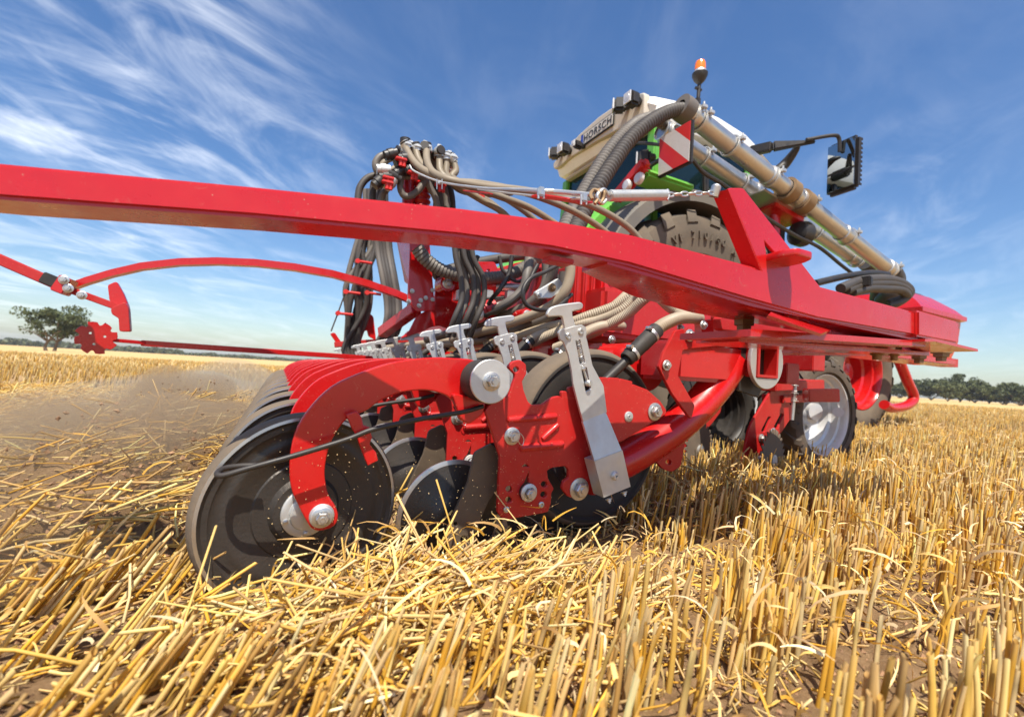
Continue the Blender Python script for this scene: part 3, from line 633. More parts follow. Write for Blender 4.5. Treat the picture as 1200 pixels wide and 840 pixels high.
    sub(mb, 'bush', 'blackpl', body); mb = MB(); lathe(mb, c+Vector((0, -.009, 0)), (0, -1, 0), [(0, .0215), (.004, .0215), (.005, .02), (.005, 0)], 26); sub(mb, 'washer', 'zinc', body); bolt(body, c+Vector((0, -.013, 0)), .0125, washer=False)
    mb = MB(); P = [onY(*zA([q])[0], YP-.022) for q in ((150, 372), (175, 378), (188, 400), (184, 424), (172, 420), (165, 405))]; tube(mb, P, .0010, seg=5); sub(mb, 'split_ring', 'bolt', body)
    # rubber spring roller
    ca = onY(575.5, 447, .905); mb = MB()
    lathe(mb, ca, (0, 1, 0), [(0.004, .047), (.004, .045), (.010, .047), (.028, .0485), (.045, .0475), (.064, .048), (.07, .045), (.07, .02)], 40); sub(mb, 'rubber_buffer', 'black', body)
    mb = MB(); lathe(mb, ca, (0, -1, 0), [(-.004, .0485), (0, .0485), (.0015, .047), (.0015, 0)], 44); sub(mb, 'buffer_washer', 'zinc', body); bolt(body, ca+Vector((0, -.0015, 0)), .0135)
    # curved press wheel arm
    arm = [(376,619),(367,617),(361,609),(352,592),(344,574),(341,554),(342.5,527),(350,500),(368,474),(391,453),(418,440),(448,429),(477,423),(506,420.3),(530,421),(556,424),(585,440),(580,478),(560,480),(548,476),(538,473),(533,471),(523,462),(506,456.5),(490,455.5),(470,458),(451,464.5),(438,472),(427,480),(408,487),(395,501),(384,522),(379,545),(379,562),(383,580),(391,593),(394,604),(390,614)]
    mb = MB(); yplate(mb, [tr(arm, .985, sm=3)], .985, .012, .003); sub(mb, 'press_wheel_arm', 'red', body)
    mb = MB(); yplate(mb, [tr(rounded([(530,462),(560,468),(566,474),(563,484),(548,495),(539,490),(536,480)], 3), .972)], .972, .02, .003); sub(mb, 'stop_block', 'red', body)
    # press wheel
    c = onY(357, 597, 1.035); ax = Vector((math.sin(R(13)), -math.cos(R(13)), 0.0)); ax.normalize()
    mb = MB(); lathe(mb, c, ax, [(-.038, .05), (-.038, .178, 1), (-.036, .190, 1), (-.028, .197, 1), (-.014, .2005, 1), (0.0, .199, 1), (.008, .196, 1), (.011, .193, 2), (.0118, .187, 0), (.009, .184), (.006, .180), (.006, .170), (.003, .166), (.002, .150), (.004, .146), (.003, .135), (-.002, .12), (-.004, .10), (-.001, .097), (.0, .07), (.012, .062), (.013, .03), (.013, 0)], 96)
    wheel = sub(mb, 'press_wheel', ('disc', 'tread', 'discrim'), body)
    mb = MB(); cf = c+ax*.014; lathe(mb, cf, ax, [(0, .050), (.004, .050), (.006, .047), (.006, .036), (.012, .034), (.014, .030), (.014, 0)], 40); sub(mb, 'hub_flange', 'zinc', body)
    x_, y_, _ = frame(ax)
    for k in range(5):
        a = k*2*math.pi/5+.3; mb = MB(); lathe(mb, cf+ax*.005+x_*math.cos(a)*.0425+y_*math.sin(a)*.0425, ax, [(0, .0052), (.004, .005), (.005, .003), (.005, 0)], 10); sub(mb, 'rivet', 'bolt', body)
    hb = onY(377, 604, .979); mb = MB(); lathe(mb, hb, (0, -1, 0), [(0, .0235), (.003, .0235), (.006, .021), (.010, .021), (.012, .018), (.012, 0)], 30); sub(mb, 'washer', 'zinc', body); bolt(body, hb+Vector((0, -.012, 0)), .0125)
    cyl_mb = MB(); cyl(cyl_mb, hb, cf, .016); sub(cyl_mb, 'axle', 'bolt', body)
    # scraper rod
    mb = MB(); P = [onY(x, y, Y) for x, y, Y in ((300, 545, .975), (280, 546, .972), (262, 549, .962), (254.5, 555, .945), (262, 557, .935), (290, 549, .932), (344, 534, .932), (406, 515, .932), (437, 503, .932), (477, 494, .936), (506, 488.5, .94), (543, 482.5, .945), (566, 476, .95))]
    tube(mb, P, .0052, seg=12, n=8); sub(mb, 'scraper_rod', 'blackpl', body)
    tab = [(407,486),(417,482.5),(422,489),(424,499),(431,501),(434,512),(431,520),(439,530),(441,538),(431,543),(428,536),(422,521),(419,511),(413,501)]
    mb = MB(); yplate(mb, [tr(tab, .955)], .955, .016, .002); sub(mb, 'rod_bracket', 'red', body)
    # cutting disc and its scraper blade
    mb = MB(); c = onY(529, 606, 1.06); ax = Vector((.10, -1, 0)).normalized()
    lathe(mb, c, ax, [(-.004, 0), (-.004, .140, 1), (.001, .1405, 1), (.004, .130), (.006, .07), (.016, .055), (.022, .03), (.024, 0)], 72); sub(mb, 'cutting_disc', ('disc', 'discrim'), body)
    mb = MB(); lathe(mb, onY(650, 588, 1.10), ax, [(-.004, 0), (-.004, .175, 1), (.001, .1755, 1), (.004, .165), (.008, .09), (.024, .065), (.030, .03), (.032, 0)], 72); sub(mb, 'cutting_disc', ('disc', 'discrim'), body)
    bl = [(556,530),(575,520),(592,540),(590,562),(572,585),(560,612),(552,642),(540,652),(527,644),(523,622),(534,596),(548,566)]
    mb = MB(); yplate(mb, [tr(rounded(bl, 4), 1.0), tr(circ(533, 613, 3.2, 12), 1.0), tr(circ(543, 631, 5, 14), 1.0)], 1.0, .010, .0015); sub(mb, 'scraper_blade', 'blade', body)
    bolt(body, onY(537, 641, .995), .007)
    # gauge wheel
    mb = MB(); c = onY(693, 512, 1.075); ax = Vector((0.03, -1, 0)).normalized()
    prof = [(-.09, .14), (-.09, .235, 1), (-.07, .254, 1), (-.03, .258, 1), (0.0, .256, 1), (.014, .247, 1), (.018, .240), (.018, .232), (.010, .226), (.012, .218), (.008, .205), (.010, .19), (.004, .175), (.0, .16), (-.012, .150), (-.03, .145), (-.034, .09), (-.02, .06), (.01, .055), (.015, .02), (.015, 0)]
    lathe(mb, c, ax, prof, 96); sub(mb, 'gauge_wheel', ('black', 'tread'), body)
    mb = MB(); tube(mb, [onY(x, y, Y) for x, y, Y in ((766,389,.985),(778,380,.985),(795,373,.99),(812,372,1.0),(818,373,1.04),(804,371,1.10),(792,364,1.17))], .0195, seg=20, ridge=.09, step=.0024); sub(mb, 'seed_hose', 'hose', body)
    # seed tube with rubber cuff and clamps
    mb = MB(); cyl(mb, onY(684, 470, 1.02), onY(743, 414, .99), .0135, 20); sub(mb, 'seed_tube', 'blackpl', body)
    a, b_ = onY(734, 421, .99), onY(770, 386, .985); d = (b_-a).normalized(); L = (b_-a).length
    mb = MB(); lathe(mb, a, d, [(0, .014), (0, .0205), (.003, .022), (L*.45, .0225), (L*.5, .0235), (L-.003, .0235), (L, .022), (L, .016)], 28); sub(mb, 'rubber_cuff', 'black', body)
    for t in (.18, .80):
        mb = MB(); cc = a+d*L*t; lathe(mb, cc, d, [(-.0045, .0225), (-.0045, .0245), (.0045, .0245), (.0045, .0225)], 28)
        s = Vector((-.45, -.35, .8)); s = (s-d*s.dot(d)).normalized(); cyl(mb, cc+s*.024-d.cross(s)*.010, cc+s*.030+d.cross(s)*.010, .0055, 10); box(mb, cc+s*.027, .012, .008, .008, bev=.002); sub(mb, 'hose_clamp', 'bolt', body)
    return body
unit = coulter()
def copy_part(o, parent, off=None):
    c = o.copy(); C.objects.link(c); c.parent = parent; c.matrix_parent_inverse = o.matrix_parent_inverse
    if off is not None: c.location = Vector(o.location)+Vector(off)
    for ch in list(o.children): copy_part(ch, c)
    return c
for k in range(1, 14): copy_part(unit, drill, (0, 0.37*k, 0))

# toolbar and clamp plate
tb = onY(898, 424, .952); mb = MB()
def sqtube(mb, a, b, w, t):
    """open square tube along Y"""
    o = [(-w/2, -w/2), (w/2, -w/2), (w/2, w/2), (-w/2, w/2)]; i = [(x*(1-2*t/w), y*(1-2*t/w)) for x, y in o]; vs = []
    for Y in (a, b):
        for lp in (o, i): vs += [(tb.x+x, Y, tb.z+z) for x, z in lp]
    fs = []
    for k in range(4):
        j = (k+1) % 4; fs += [(k, j, 8+j, 8+k), (4+k, 12+k, 12+j, 4+j), (k, 4+k, 4+j, j), (8+k, 8+j, 12+j, 12+k)]
    mb.add(vs, fs)
sqtube(mb, .944, 5.6, .104, .009); sub(mb, 'toolbar', 'dusty_red', drill)
mb = MB(); Yc = .955; e = [onY(x, y, Yc) for x, y in ((898, 424),)][0]; e = tb.copy()
sq = [(e.x-.052, e.z-.052), (e.x+.052, e.z-.052), (e.x+.052, e.z+.052), (e.x-.052, e.z+.052)]
yplate(mb, [circ(e.x, e.z, .082, 48, .088), [(e.x+(x-e.x)*1.08, e.z+(z-e.z)*1.08) for x, z in sq]], Yc, .014, .002); sub(mb, 'clamp_ring', 'zinc', drill)
mb = MB(); tube(mb, [e+Vector((-.028, .05, -.06)), e+Vector((-.028, .05, .06))], .006, sm=False); sub(mb, 'locking_rod', 'bolt', drill)

# marker beam, welded square section with a slight bend
def quadbeam(mb, secs):
    """secs: list of four corner points (top front, top back, bottom back, bottom front)"""
    n_ = len(secs); vs = [v for s in secs for v in s]; fs = [(0, 1, 2, 3), (4*n_-1, 4*n_-2, 4*n_-3, 4*n_-4)]
    for i in range(n_-1):
        for k in range(4): fs.append((4*i+k, 4*i+(k+1) % 4, 4*i+4+(k+1) % 4, 4*i+4+k))
    bm = bmesh.new(); V = [bm.verts.new(v) for v in vs]
    for f in fs: bm.faces.new([V[i] for i in f])
    bmesh.ops.recalc_face_normals(bm, faces=bm.faces)
    ed = [e for e in bm.edges if len(e.link_faces) == 2 and e.calc_face_angle(0) > .5]
    bmesh.ops.bevel(bm, geom=ed, offset=.006, segments=4, affect='EDGES'); bm.verts.index_update()
    mb.add([v.co.copy() for v in bm.verts], [tuple(v.index for v in f.verts) for f in bm.faces]); bm.free()
def sec(px, yt, yb, w, Yb):
    a, b_ = onY(px, yt, Yb), onY(px, yb, Yb); b_.x = a.x
    return [a, a+Vector((0, w, 0)), b_+Vector((0, w, 0)), b_]
mb = MB(); quadbeam(mb, [sec(-90, 182, 224, .09, .885), sec(0, 190.5, 233, .09, .865), sec(300, 218.5, 254.5, .09, .80), sec(540, 243.5, 277, .085, .715), sec(650, 258, 292, .078, .66), sec(740, 274.5, 311, .078, .65), sec(880, 311, 352, .078, .65), sec(960, 335, 374, .078, .65), sec(1075, 366, 394, .078, .65)])
sub(mb, 'marker_beam', 'red', drill)
# end block and flanges below it
mb = MB(); a, b_ = onY(1076, 364, .89), onY(1124, 376, .89); quadbeam(mb, [[onY(1076, 363, .640), onY(1076, 363, .640)+Vector((0, .10, 0)), onY(1076, 394, .640)+Vector((0, .10, 0)), onY(1076, 394, .640)], [onY(1124, 377, .640), onY(1124, 377, .640)+Vector((0, .10, 0)), onY(1124, 403, .640)+Vector((0, .10, 0)), onY(1124, 403, .640)]]); sub(mb, 'end_block', 'red', drill)
def flat(name, pts, Y, depth, th, mt='red'):
    """horizontal-ish plate: front edge through pts at Y, reaching back by depth"""
    mb = MB(); f = [onY(q[0], q[1], Y) for q in pts]; vs = []; dd = depth
    for q, p in zip(pts, f):
        depth = q[2] if len(q) > 2 else dd; vs += [p, p+Vector((0, depth, 0)), p+Vector((0, depth, -th)), p+Vector((0, 0, -th))]
    n_ = len(f); fs = [(0, 1, 2, 3), (4*n_-1, 4*n_-2, 4*n_-3, 4*n_-4)]
    for i in range(n_-1):
        for k in range(4): fs.append((4*i+k, 4*i+(k+1) % 4, 4*i+4+(k+1) % 4, 4*i+4+k))
    mb.add(vs, fs); return sub(mb, name, mt, drill)
flat('top_flange', [(880, 385.5), (1000, 393.5), (1085, 400)], .655, .20, .016)
flat('end_flange', [(1084, 397), (1096, 397), (1146, 409)], .625, .16, .008)
flat('bottom_flange', [(866, 394), (900, 399), (1030, 408), (1090, 412.5)], .75, .13, .013)
mb = MB(); beam(mb, onY(900, 404, 1.12)+Vector((0, 0, -.01)), onY(1003, 406, 1.12)+Vector((0, 0, -.01)), .10, .062, bev=.006); sub(mb, 'cross_bar', 'red', drill)
mb = MB(); beam(mb, onY(990, 412, 1.3), onY(1095, 425, 1.3), .20, .03, bev=.004); sub(mb, 'cross_bar', 'red', drill)
for x, y, r in ((1028, 415, .017), (1048, 416, .013), (1077, 420, .019), (1103, 418, .021)):
    p = onY(x, y-6, .80); mb = MB(); lathe(mb, p, (0, 0, -1), [(-.01, 0), (-.01, r*1.6), (.006, r*1.6), (.008, r*1.2), (.02, r*1.15), (.022, r*.8), (.036, r*.75), (.036, 0)], 6 if r > .018 else 20); sub(mb, 'flange_nut', 'brass', drill)
p = onY(872, 379, .80); mb = MB(); lathe(mb, p, (0, 0, -1), [(-.02, 0), (-.02, .026), (.005, .026), (.006, .019), (.03, .018), (.031, .011), (.045, .011), (.045, 0)], 6); sub(mb, 'flange_nut', 'brass', drill)
# small steps and tongue
def slab(name, pts, Y0, Y1, th, mt='red'):
    mb = MB(); q = [onY(pts[0][0], pts[0][1], Y1), onY(pts[1][0], pts[1][1], Y1), onY(pts[2][0], pts[2][1], Y0), onY(pts[3][0], pts[3][1], Y0)]
    nrm = (q[1]-q[0]).cross(q[3]-q[0]).normalized(); nrm = nrm if nrm.z < 0 else -nrm; qb = [v+nrm*th for v in q]
    mb.add(q+qb, [(0, 1, 2, 3), (7, 6, 5, 4), (0, 4, 5, 1), (1, 5, 6, 2), (2, 6, 7, 3), (3, 7, 4, 0)]); return sub(mb, name, mt, drill)
mb = MB(); vs, fs = plate2d([rounded([(-.037, 0), (.037, 0), (.040, .074), (.026, .098), (-.026, .098), (-.040, .074)], .008)], .016, .003)
p = onY(905, 316, .65); mb.add([(p.x+.02+v.x, p.y+.04-v.y, p.z+.022+v.y*.06+v.z) for v in vs], fs); sub(mb, 'tongue', 'red', drill)
slab('sloping_plate', [(905, 364), (975, 386), (962, 391), (900, 369)], .60, .68, .007)
# triangular bracket on the beam
tri = [(839,230),(853,221),(868,223),(876,234),(962,342),(895,325),(893,318),(846,236)]
mb = MB(); yplate(mb, [tr(rounded([(852,222),(869,222),(962,341),(894,324)], 3), .655), tr(rounded([(893,281),(914,304),(904,309),(896,300)], 1.5), .655)], .655, .008, .002)
sub(mb, 'gusset', 'red', drill)
mb = MB(); q = [onY(852, 222, .655), onY(894, 326, .655), onY(880, 322, .655), onY(836, 229, .655)]; 
q = [onY(853, 222, .65), onY(895, 326, .65), onY(895, 326, .65)+Vector((-.010, .032, 0)), onY(853, 222, .65)+Vector((-.010, .032, 0))]; nv = Vector((.9, .35, .2)).normalized()*.009; mb.add(q+[v+nv for v in q], [(0, 1, 2, 3), (7, 6, 5, 4), (0, 4, 5, 1), (1, 5, 6, 2), (2, 6, 7, 3), (3, 7, 4, 0)])
sub(mb, 'gusset_flange', 'red', drill)
mb = MB(); lathe(mb, onY(838, 224, .67), (0, -.3, 1), [(-.012, .010), (.010, .010), (.014, .006), (.014, 0)], 16); sub(mb, 'shackle', 'bolt', drill)
flat('base_plate', [(712, 304, .078), (760, 318.5, .115), (800, 330, .15), (880, 354, .16), (1076, 396, .14)], .660, .2, .009)
for a, b_ in (((745, 316), (800, 332)), ((868, 353), (930, 370)), ((640, 296), (668, 301))):
    mb = MB(); beam(mb, onY(*a, .69)-Vector((0, 0, .012)), onY(*b_, .69)-Vector((0, 0, .012)), .03, .010, bev=.002); sub(mb, 'weld_pad', 'dusty_red', drill)
# bracket cluster beside the toolbar
for nm, pl, Y, t in (('pivot_plate', [(790,412),(797,398),(803,396),(842,392),(846,378),(835,374),(836,364),(845,357),(852,362),(850,384),(880,392),(870,402),(806,408)], .99, .014),
                     ('side_cheek', [(776,415),(790,388),(800,386),(800,400),(792,440),(812,475),(808,490),(786,460),(771,430)], .975, .012),
                     ('wedge_plate', [(840,373),(870,366),(905,378),(940,385),(935,392),(900,392),(842,386)], .97, .03)):
    mb = MB(); yplate(mb, [tr(rounded(pl, 2), Y)], Y, t, .002); sub(mb, nm, 'dusty_red', drill)
for x, y, Y, r in ((846, 363, .975, .010), (829, 362, .975, .008), (824, 381, .975, .009), (781, 428, .965, .010), (808, 393, .98, .012), (717, 398, 1.2, .009), (797, 384, 1.0, .008)): bolt(drill, onY(x, y, Y), r)
mb = MB(); beam(mb, onY(810, 373, 1.15), onY(870, 366, 1.15), .05, .028); sub(mb, 'link_bar', 'red', drill)
mb = MB(); cyl(mb, onY(690, 420, 1.5), onY(850, 398, 1.15), .03); sub(mb, 'cross_tube', 'dusty_red', drill)
mb = MB(); cyl(mb, (1.12, 1.18, .50), (1.12, 1.45, .50), .085, 28); sub(mb, 'bearing_housing', 'red', drill)

# row cleaners with toothed discs
def cleaner(Y, dx=0.0):
    pl = [(905,454),(880,495),(876,506),(869,540),(865,562),(873,566),(886,556),(900,548),(902,520),(915,505),(925,490),(927,478),(922,470),(930,455)]
    mb = MB(); Yb = 1.44; s1 = [(890,505),(899,487),(903,488),(895,507)]; s2 = [(905,500),(914,483),(918,485),(910,503)]
    lp = [tr(rounded(q, 2), Yb) for q in (pl, s1, s2)]; vs, fs = plate2d(lp, .012, .002); mb.add([(v.x+dx, Y-v.z, v.y) for v in vs], fs)
    rc = sub(mb, 'row_cleaner', 'dusty_red', drill)
    c = onY(905, 545, Yb-.06)+Vector((dx, Y-Yb, 0)); c.z = max(c.z, .105); ax = Vector((math.sin(R(13)), -math.cos(R(13)), .03)).normalized()
    e1, e2, _ = frame(ax); T = 30; lp = []
    for k in range(T):
        a = 2*math.pi*k/T
        for da, r in ((0, .128), (.25, .150), (.55, .152), (.75, .129)): lp.append(((r)*math.cos(a+da*2*math.pi/T), r*math.sin(a+da*2*math.pi/T)))
    mb = MB(); gplate(mb, [lp], c, e1, e2, .005, .0008); sub(mb, 'toothed_disc', 'tread', rc)
    mb = MB(); lathe(mb, c, ax, [(-.03, .03), (.012, .03), (.014, .02), (.014, 0)], 24); lathe(mb, c, -ax, [(0, .02), (.08, .02), (.08, 0)], 16); sub(mb, 'hub', 'zinc', rc)
    for k in range(4): a = k*math.pi/2+.5; bolt(rc, c+ax*.004+(e1*math.cos(a)+e2*math.sin(a))*.022, .005, ax)
    for x, y in ((892, 513), (906, 506)): bolt(rc, onY(x, y, Yb-.008)+Vector((dx, Y-Yb, 0)), .013)
    return rc
rc = cleaner(1.44)
mb = MB(); beam(mb, onY(898, 452, 1.45), onY(955, 450, 1.45), .10, .05); beam(mb, onY(905, 467, 1.48), onY(948, 465, 1.48), .12, .04); sub(mb, 'cleaner_bracket', 'dusty_red', drill)
mb = MB(); beam(mb, onY(944, 463, 1.30), onY(980, 463, 1.22), .07, .062, bev=.004); sub(mb, 'stub_bar', 'red', drill)
mb = MB(); cyl(mb, onY(932, 446, 1.36), onY(928, 492, 1.36), .009); sub(mb, 'threaded_rod', 'bolt', drill)
for y in (452, 461, 470): bolt(drill, onY(931, y, 1.36), .012, (0, 0, 1))
for k, (Yk, dd) in enumerate(((2.04, -.42), (2.64, -.42), (1.74, -.15), (3.24, -.3))): copy_part(rc, drill, (dd, Yk-1.44, 0))
mb = MB(); beam(mb, (1.98, 1.2, .52), (1.98, 5.4, .52), .09, .09); sub(mb, 'rear_crossbar', 'dusty_red', drill)
mb = MB(); beam(mb, (2.25, .98, .66), (1.5, 1.0, .66), .09, .07); sub(mb, 'frame_rail', 'dusty_red', drill)
mb = MB(); beam(mb, (2.35, 1.30, .60), (2.35, 5.4, .60), .10, .10); sub(mb, 'rear_crossbar', 'dusty_red', drill)
# support wheel with silver rim
def wheel(parent, c, Rr, W, rimR, mt_t, mt_r, name, side=-1, lugs=22, lug=.018, dish=.10, lugw=.5, holes=0):
    mb = MB(); ax = Vector((0, side, 0)); w = W/2
    prof = [(-w*.9, rimR), (-w, rimR*1.06), (-w*1.02, Rr*.82), (-w*.93, Rr*.94), (-w*.7, Rr*.972), (0, Rr*.98), (w*.7, Rr*.972), (w*.93, Rr*.94), (w*1.02, Rr*.84), (w*1.0, Rr*.76), (w*.94, rimR*1.07), (w*.82, rimR*1.0), (w*.7, rimR*.985)]
    lathe(mb, c, ax, prof, 96); ty = sub(mb, 'tyre', mt_t, parent)
    mb = MB()
    for k in range(lugs):
        for s in (-1, 1):
            a0 = 2*math.pi*(k+(0.25 if s > 0 else -.25))/lugs; n_ = 6; vs = []
            for i in range(n_+1):
                t = i/n_; yy = s*w*(0.0+1.0*t); aa = a0+(t**1.3)*(2*math.pi/lugs)*.95; da = (2*math.pi/lugs)*.17*(1+.35*t)
                rr0 = Rr*(.975-.10*max(0, t-.85)/.15*1.0); rr1 = Rr*(1.0-.06*max(0, t-.85)/.15)+0
                for (aq, rq) in ((aa-da, rr0-.01), (aa-da*.75, rr1), (aa+da*.75, rr1), (aa+da, rr0-.01)):
                    vs.append((c[0]+math.cos(aq)*rq, c[1]+yy, c[2]+math.sin(aq)*rq))
            # shoulder running down the sidewall
            for rq, yy in ((Rr*.88, s*w*1.035),):
                aa = a0+(2*math.pi/lugs)*.97; da = (2*math.pi/lugs)*.17*1.3
                for (aq, rr) in ((aa-da, rq), (aa-da*.75, rq), (aa+da*.75, rq), (aa+da, rq)): vs.append((c[0]+math.cos(aq)*rr, c[1]+yy, c[2]+math.sin(aq)*rr))
            m_ = n_+2; fs = [(4*i+q, 4*i+q+1, 4*i+5+q, 4*i+4+q) for i in range(m_-1) for q in range(3)]+[(0, 1, 2, 3), (4*m_-1, 4*m_-2, 4*m_-3, 4*m_-4)]
            mb.add(vs, fs)
    if lugs: sub(mb, 'tread_lugs', mt_t, parent)
    mb = MB(); r = rimR
    prof = [(w*.74, r*.985), (w*.86, r*1.02), (w*.90, r*1.02), (w*.90, r*.985), (w*.78, r*.94), (w*.60, r*.925), (w*.56, r*.86), (w*.25, r*.84), (w*.18, r*.77), (w*.02-dish*.2, r*.74), (w*.0-dish*.3, r*.60), (w*.1-dish*.2, r*.45), (w*.1-dish*.2, r*.30), (w*.5-dish*.2, r*.27), (w*.5-dish*.2, r*.16), (w*.55-dish*.2, 0)]
    lathe(mb, c, ax, prof, 72); lathe(mb, c, -ax, [(w*.7, r*.97), (w*.86, r*1.02), (w*.7, r*.9), (w*.1, r*.8)], 48); rm = sub(mb, 'rim', mt_r, parent)
    for k in range(8):
        a = k*math.pi/4+.2; bolt(rm if parent is None else parent, Vector(c)+Vector((math.cos(a)*r*.37, side*(w*.1-dish*.2), math.sin(a)*r*.37)), max(.010, r*.035), (0, side, 0))
    return ty
sw = thing('support_wheel', 'support wheel with silver rim and black tyre under the drill frame', 'wheel', (0, 0, 0))
bpy.data.objects.remove(sw)
def part_empty(name, parent, loc):
    o = bpy.data.objects.new(name, None); C.objects.link(o); o.parent = parent; o.matrix_parent_inverse = Matrix.Translation(-wloc(parent)); o.location = loc; o.empty_display_size = .05; return o
cw = onY(971, 489, 1.52); pe = part_empty('support_wheel', drill, cw)
wheel(pe, (cw.x, 1.52+.12, .315), .330, .24, .235, 'tyre', 'silver', 'w', lugs=20, dish=.14)
mb = MB(); cyl(mb, (cw.x, 1.66, .33), (cw.x-.02, 1.58, .33), .05); p = Vector((cw.x, 1.60, .33))
cyl(mb, onY(982, 483, 1.56), onY(982, 483, 1.48), .028); sub(mb, 'valve_cover', 'silver', pe)
pe2 = part_empty('support_wheel', drill, (cw.x, 2.3, .315)); wheel(pe2, (cw.x-.05, 2.15, .33), .345, .24, .235, 'tyre', 'silver', 'w', lugs=20, dish=.14)
pe3 = part_empty('support_wheel', drill, (2.35, 2.2, .3)); wheel(pe3, (2.40, 1.95, .29), .30, .2, .2, 'black', 'blackpl', 'w', lugs=18)

# ---------------- hoses above the coulters
def hose(pts, r, mt='hose', parent=drill, ridge=0.0, name='seed_hose', step=None, seg=12):
    mb = MB(); P = [onY(x, y, Y) for x, y, Y in pts]; tube(mb, P, r, seg=seg, n=8, ridge=ridge, step=step); return sub(mb, name, mt, parent)
hose([(794,365,1.16),(785,360,1.17),(772,348,1.18),(765,344,1.22),(752,353,1.25),(735,368,1.3),(705,385,1.38),(686,394,1.46),(650,408,1.6)], .0195, ridge=.09, step=.0022, seg=20)
hose([(764,344,1.25),(757,341,1.28),(745,350,1.35),(725,366,1.4),(700,376,1.5),(672,382,1.6),(640,394,1.7),(624,402,1.75)], .021, ridge=.10, step=.0026, seg=18)
hose([(756,290,1.5),(752,320,1.45),(745,342,1.42),(722,358,1.48),(690,370,1.55),(668,378,1.62),(640,384,1.75),(600,396,1.95),(570,404,2.15)], .022, ridge=.10, step=.003, seg=16)
hose([(666,290,1.6),(668,320,1.6),(660,345,1.62),(640,362,1.7),(606,376,1.85),(560,390,2.1),(530,398,2.35)], .022, 'hose')
hose([(650,290,1.75),(646,325,1.8),(622,355,1.9),(590,370,2.05),(545,385,2.4),(500,398,2.8)], .024, 'greyhose')
hose([(740,340,1.5),(715,362,1.52),(690,374,1.6),(640,388,1.8),(560,400,2.3),(500,405,2.8)], .020, 'hose'); hose([(760,330,1.6),(735,358,1.6),(700,376,1.7),(600,394,2.2),(500,402,3.0),(450,408,3.6)], .022, 'hose')
# black control hose ring and big hoses
hose([(668,290,1.6),(660,306,1.6),(640,318,1.58),(622,326,1.56),(613,340,1.55),(616,356,1.55),(632,363,1.55),(652,360,1.58),(670,345,1.62)], .0085, 'blackpl', name='control_hose')
hose([(622,292,2.0),(618,320,1.95),(612,340,1.95),(590,358,2.0),(560,372,2.2),(530,384,2.4)], .024, 'greyhose'); hose([(640,300,1.9),(640,330,1.9),(628,356,1.9),(600,378,2.0),(560,392,2.2)], .024, 'greyhose'); hose([(662,318,1.7),(660,350,1.72),(645,370,1.8),(600,388,2.0)], .026, 'greyhose')
hose([(488,290,2.2),(500,305,2.2),(518,317,2.2),(540,323,2.2),(565,326,2.2),(590,324,2.2),(612,315,2.2),(640,296,2.2)], .035, 'greyhose', ridge=.12, step=.006, seg=16, name='air_hose')
hose([(508,322,2.4),(540,312,2.4),(580,304,2.4),(625,298,2.4)], .028, 'darkhose', name='air_hose')
rh = random.Random(4)
for q, (x0, dx, Y) in enumerate(((533, 0, 2.0), (538, 1, 2.03), (543, 4, 2.0), (548, 4, 2.04), (553, 6, 2.0))):
    hose([(x0-2,262,Y),(x0+1,300,Y),(x0+7+dx,325,Y),(x0+8+dx,350,Y),(x0+dx,372,Y),(x0-8+dx,394,Y+.05)], .0135, 'greyhose' if q % 2 else 'darkhose')
for q, x0 in enumerate((444, 448, 452, 456, 459)):
    hose([(x0-4,248,3.9),(x0-2,290,3.95),(x0+4,325,3.9),(x0+9,355,3.9),(x0+8,378,3.9),(x0-2+q,404,4.0),(x0-4+q,420,4.0)], 0.023, 'darkhose' if q % 3 else 'greyhose')
for q in range(12):
    x0 = 428+q*2.2; a = 400+rh.uniform(0, 34); b_ = 404+rh.uniform(0, 18); Y = 4.2+rh.uniform(0, .18)
    hose([(x0,222,Y),(x0-1,255,Y),(x0-8+rh.uniform(-6, 6),292,Y),(a+rh.uniform(-2, 8),330,Y),(a,362,Y+.04),(b_,403,Y+.1),(b_+2,420,Y+.1)], 0.023, rh.choice(['darkhose', 'greyhose', 'darkhose']))
# ---------------- distributor tower with hose outlets
YD = 2.25
mb = MB()
for x0 in (478, 494):
    P0 = onY(x0, 260, YD); P1 = onY(x0+1, 178, YD); d = P1-P0; lathe(mb, P0, d, [(d.length*t, .045*(1 if k % 2 else .82)) for k, t in enumerate(np.linspace(0, .85, 22))], 24) if x0 == 494 else cyl(mb, P0, P0.lerp(P1, .75), .03)
sub(mb, 'distributor_tower', 'red', drill)
mb = MB(); c = onY(497, 186, YD); lathe(mb, c, (0.05, 0, 1), [(-.06, 0), (-.06, .07), (-.02, .09), (.0, .09), (.025, .07), (.04, .03), (.04, 0)], 40); sub(mb, 'distributor_head', 'grey', drill)
mb = MB(); cyl(mb, onY(475, 175, YD)+Vector((0, 0, -.01)), onY(475, 163, YD), .026); sub(mb, 'breather_cap', 'blackpl', drill)
hs_ = [((475,172),[(480,182),(487,192),(497,200),(512,207),(533,213),(560,215),(600,222),(640,234),(680,252),(712,274),(735,300)],1.9), ((487,174),[(490,186),(497,196),(508,204),(530,212),(560,222),(590,232),(625,246),(665,274),(680,300)],2.0), ((500,174),[(500,186),(503,196),(510,204),(530,212),(570,219),(605,222),(640,228),(690,240),(738,268),(765,305)],1.8), ((515,181),[(515,192),(516,201),(522,208),(540,220),(565,235),(590,250),(608,275),(615,300)],2.05), ((522,185),[(523,194),(523,204),(530,212),(550,226),(575,238),(603,265),(612,290)],2.1), ((529,188),[(533,194),(534,201),(530,208),(545,216),(580,226),(620,252),(645,280),(655,305)],2.1)]
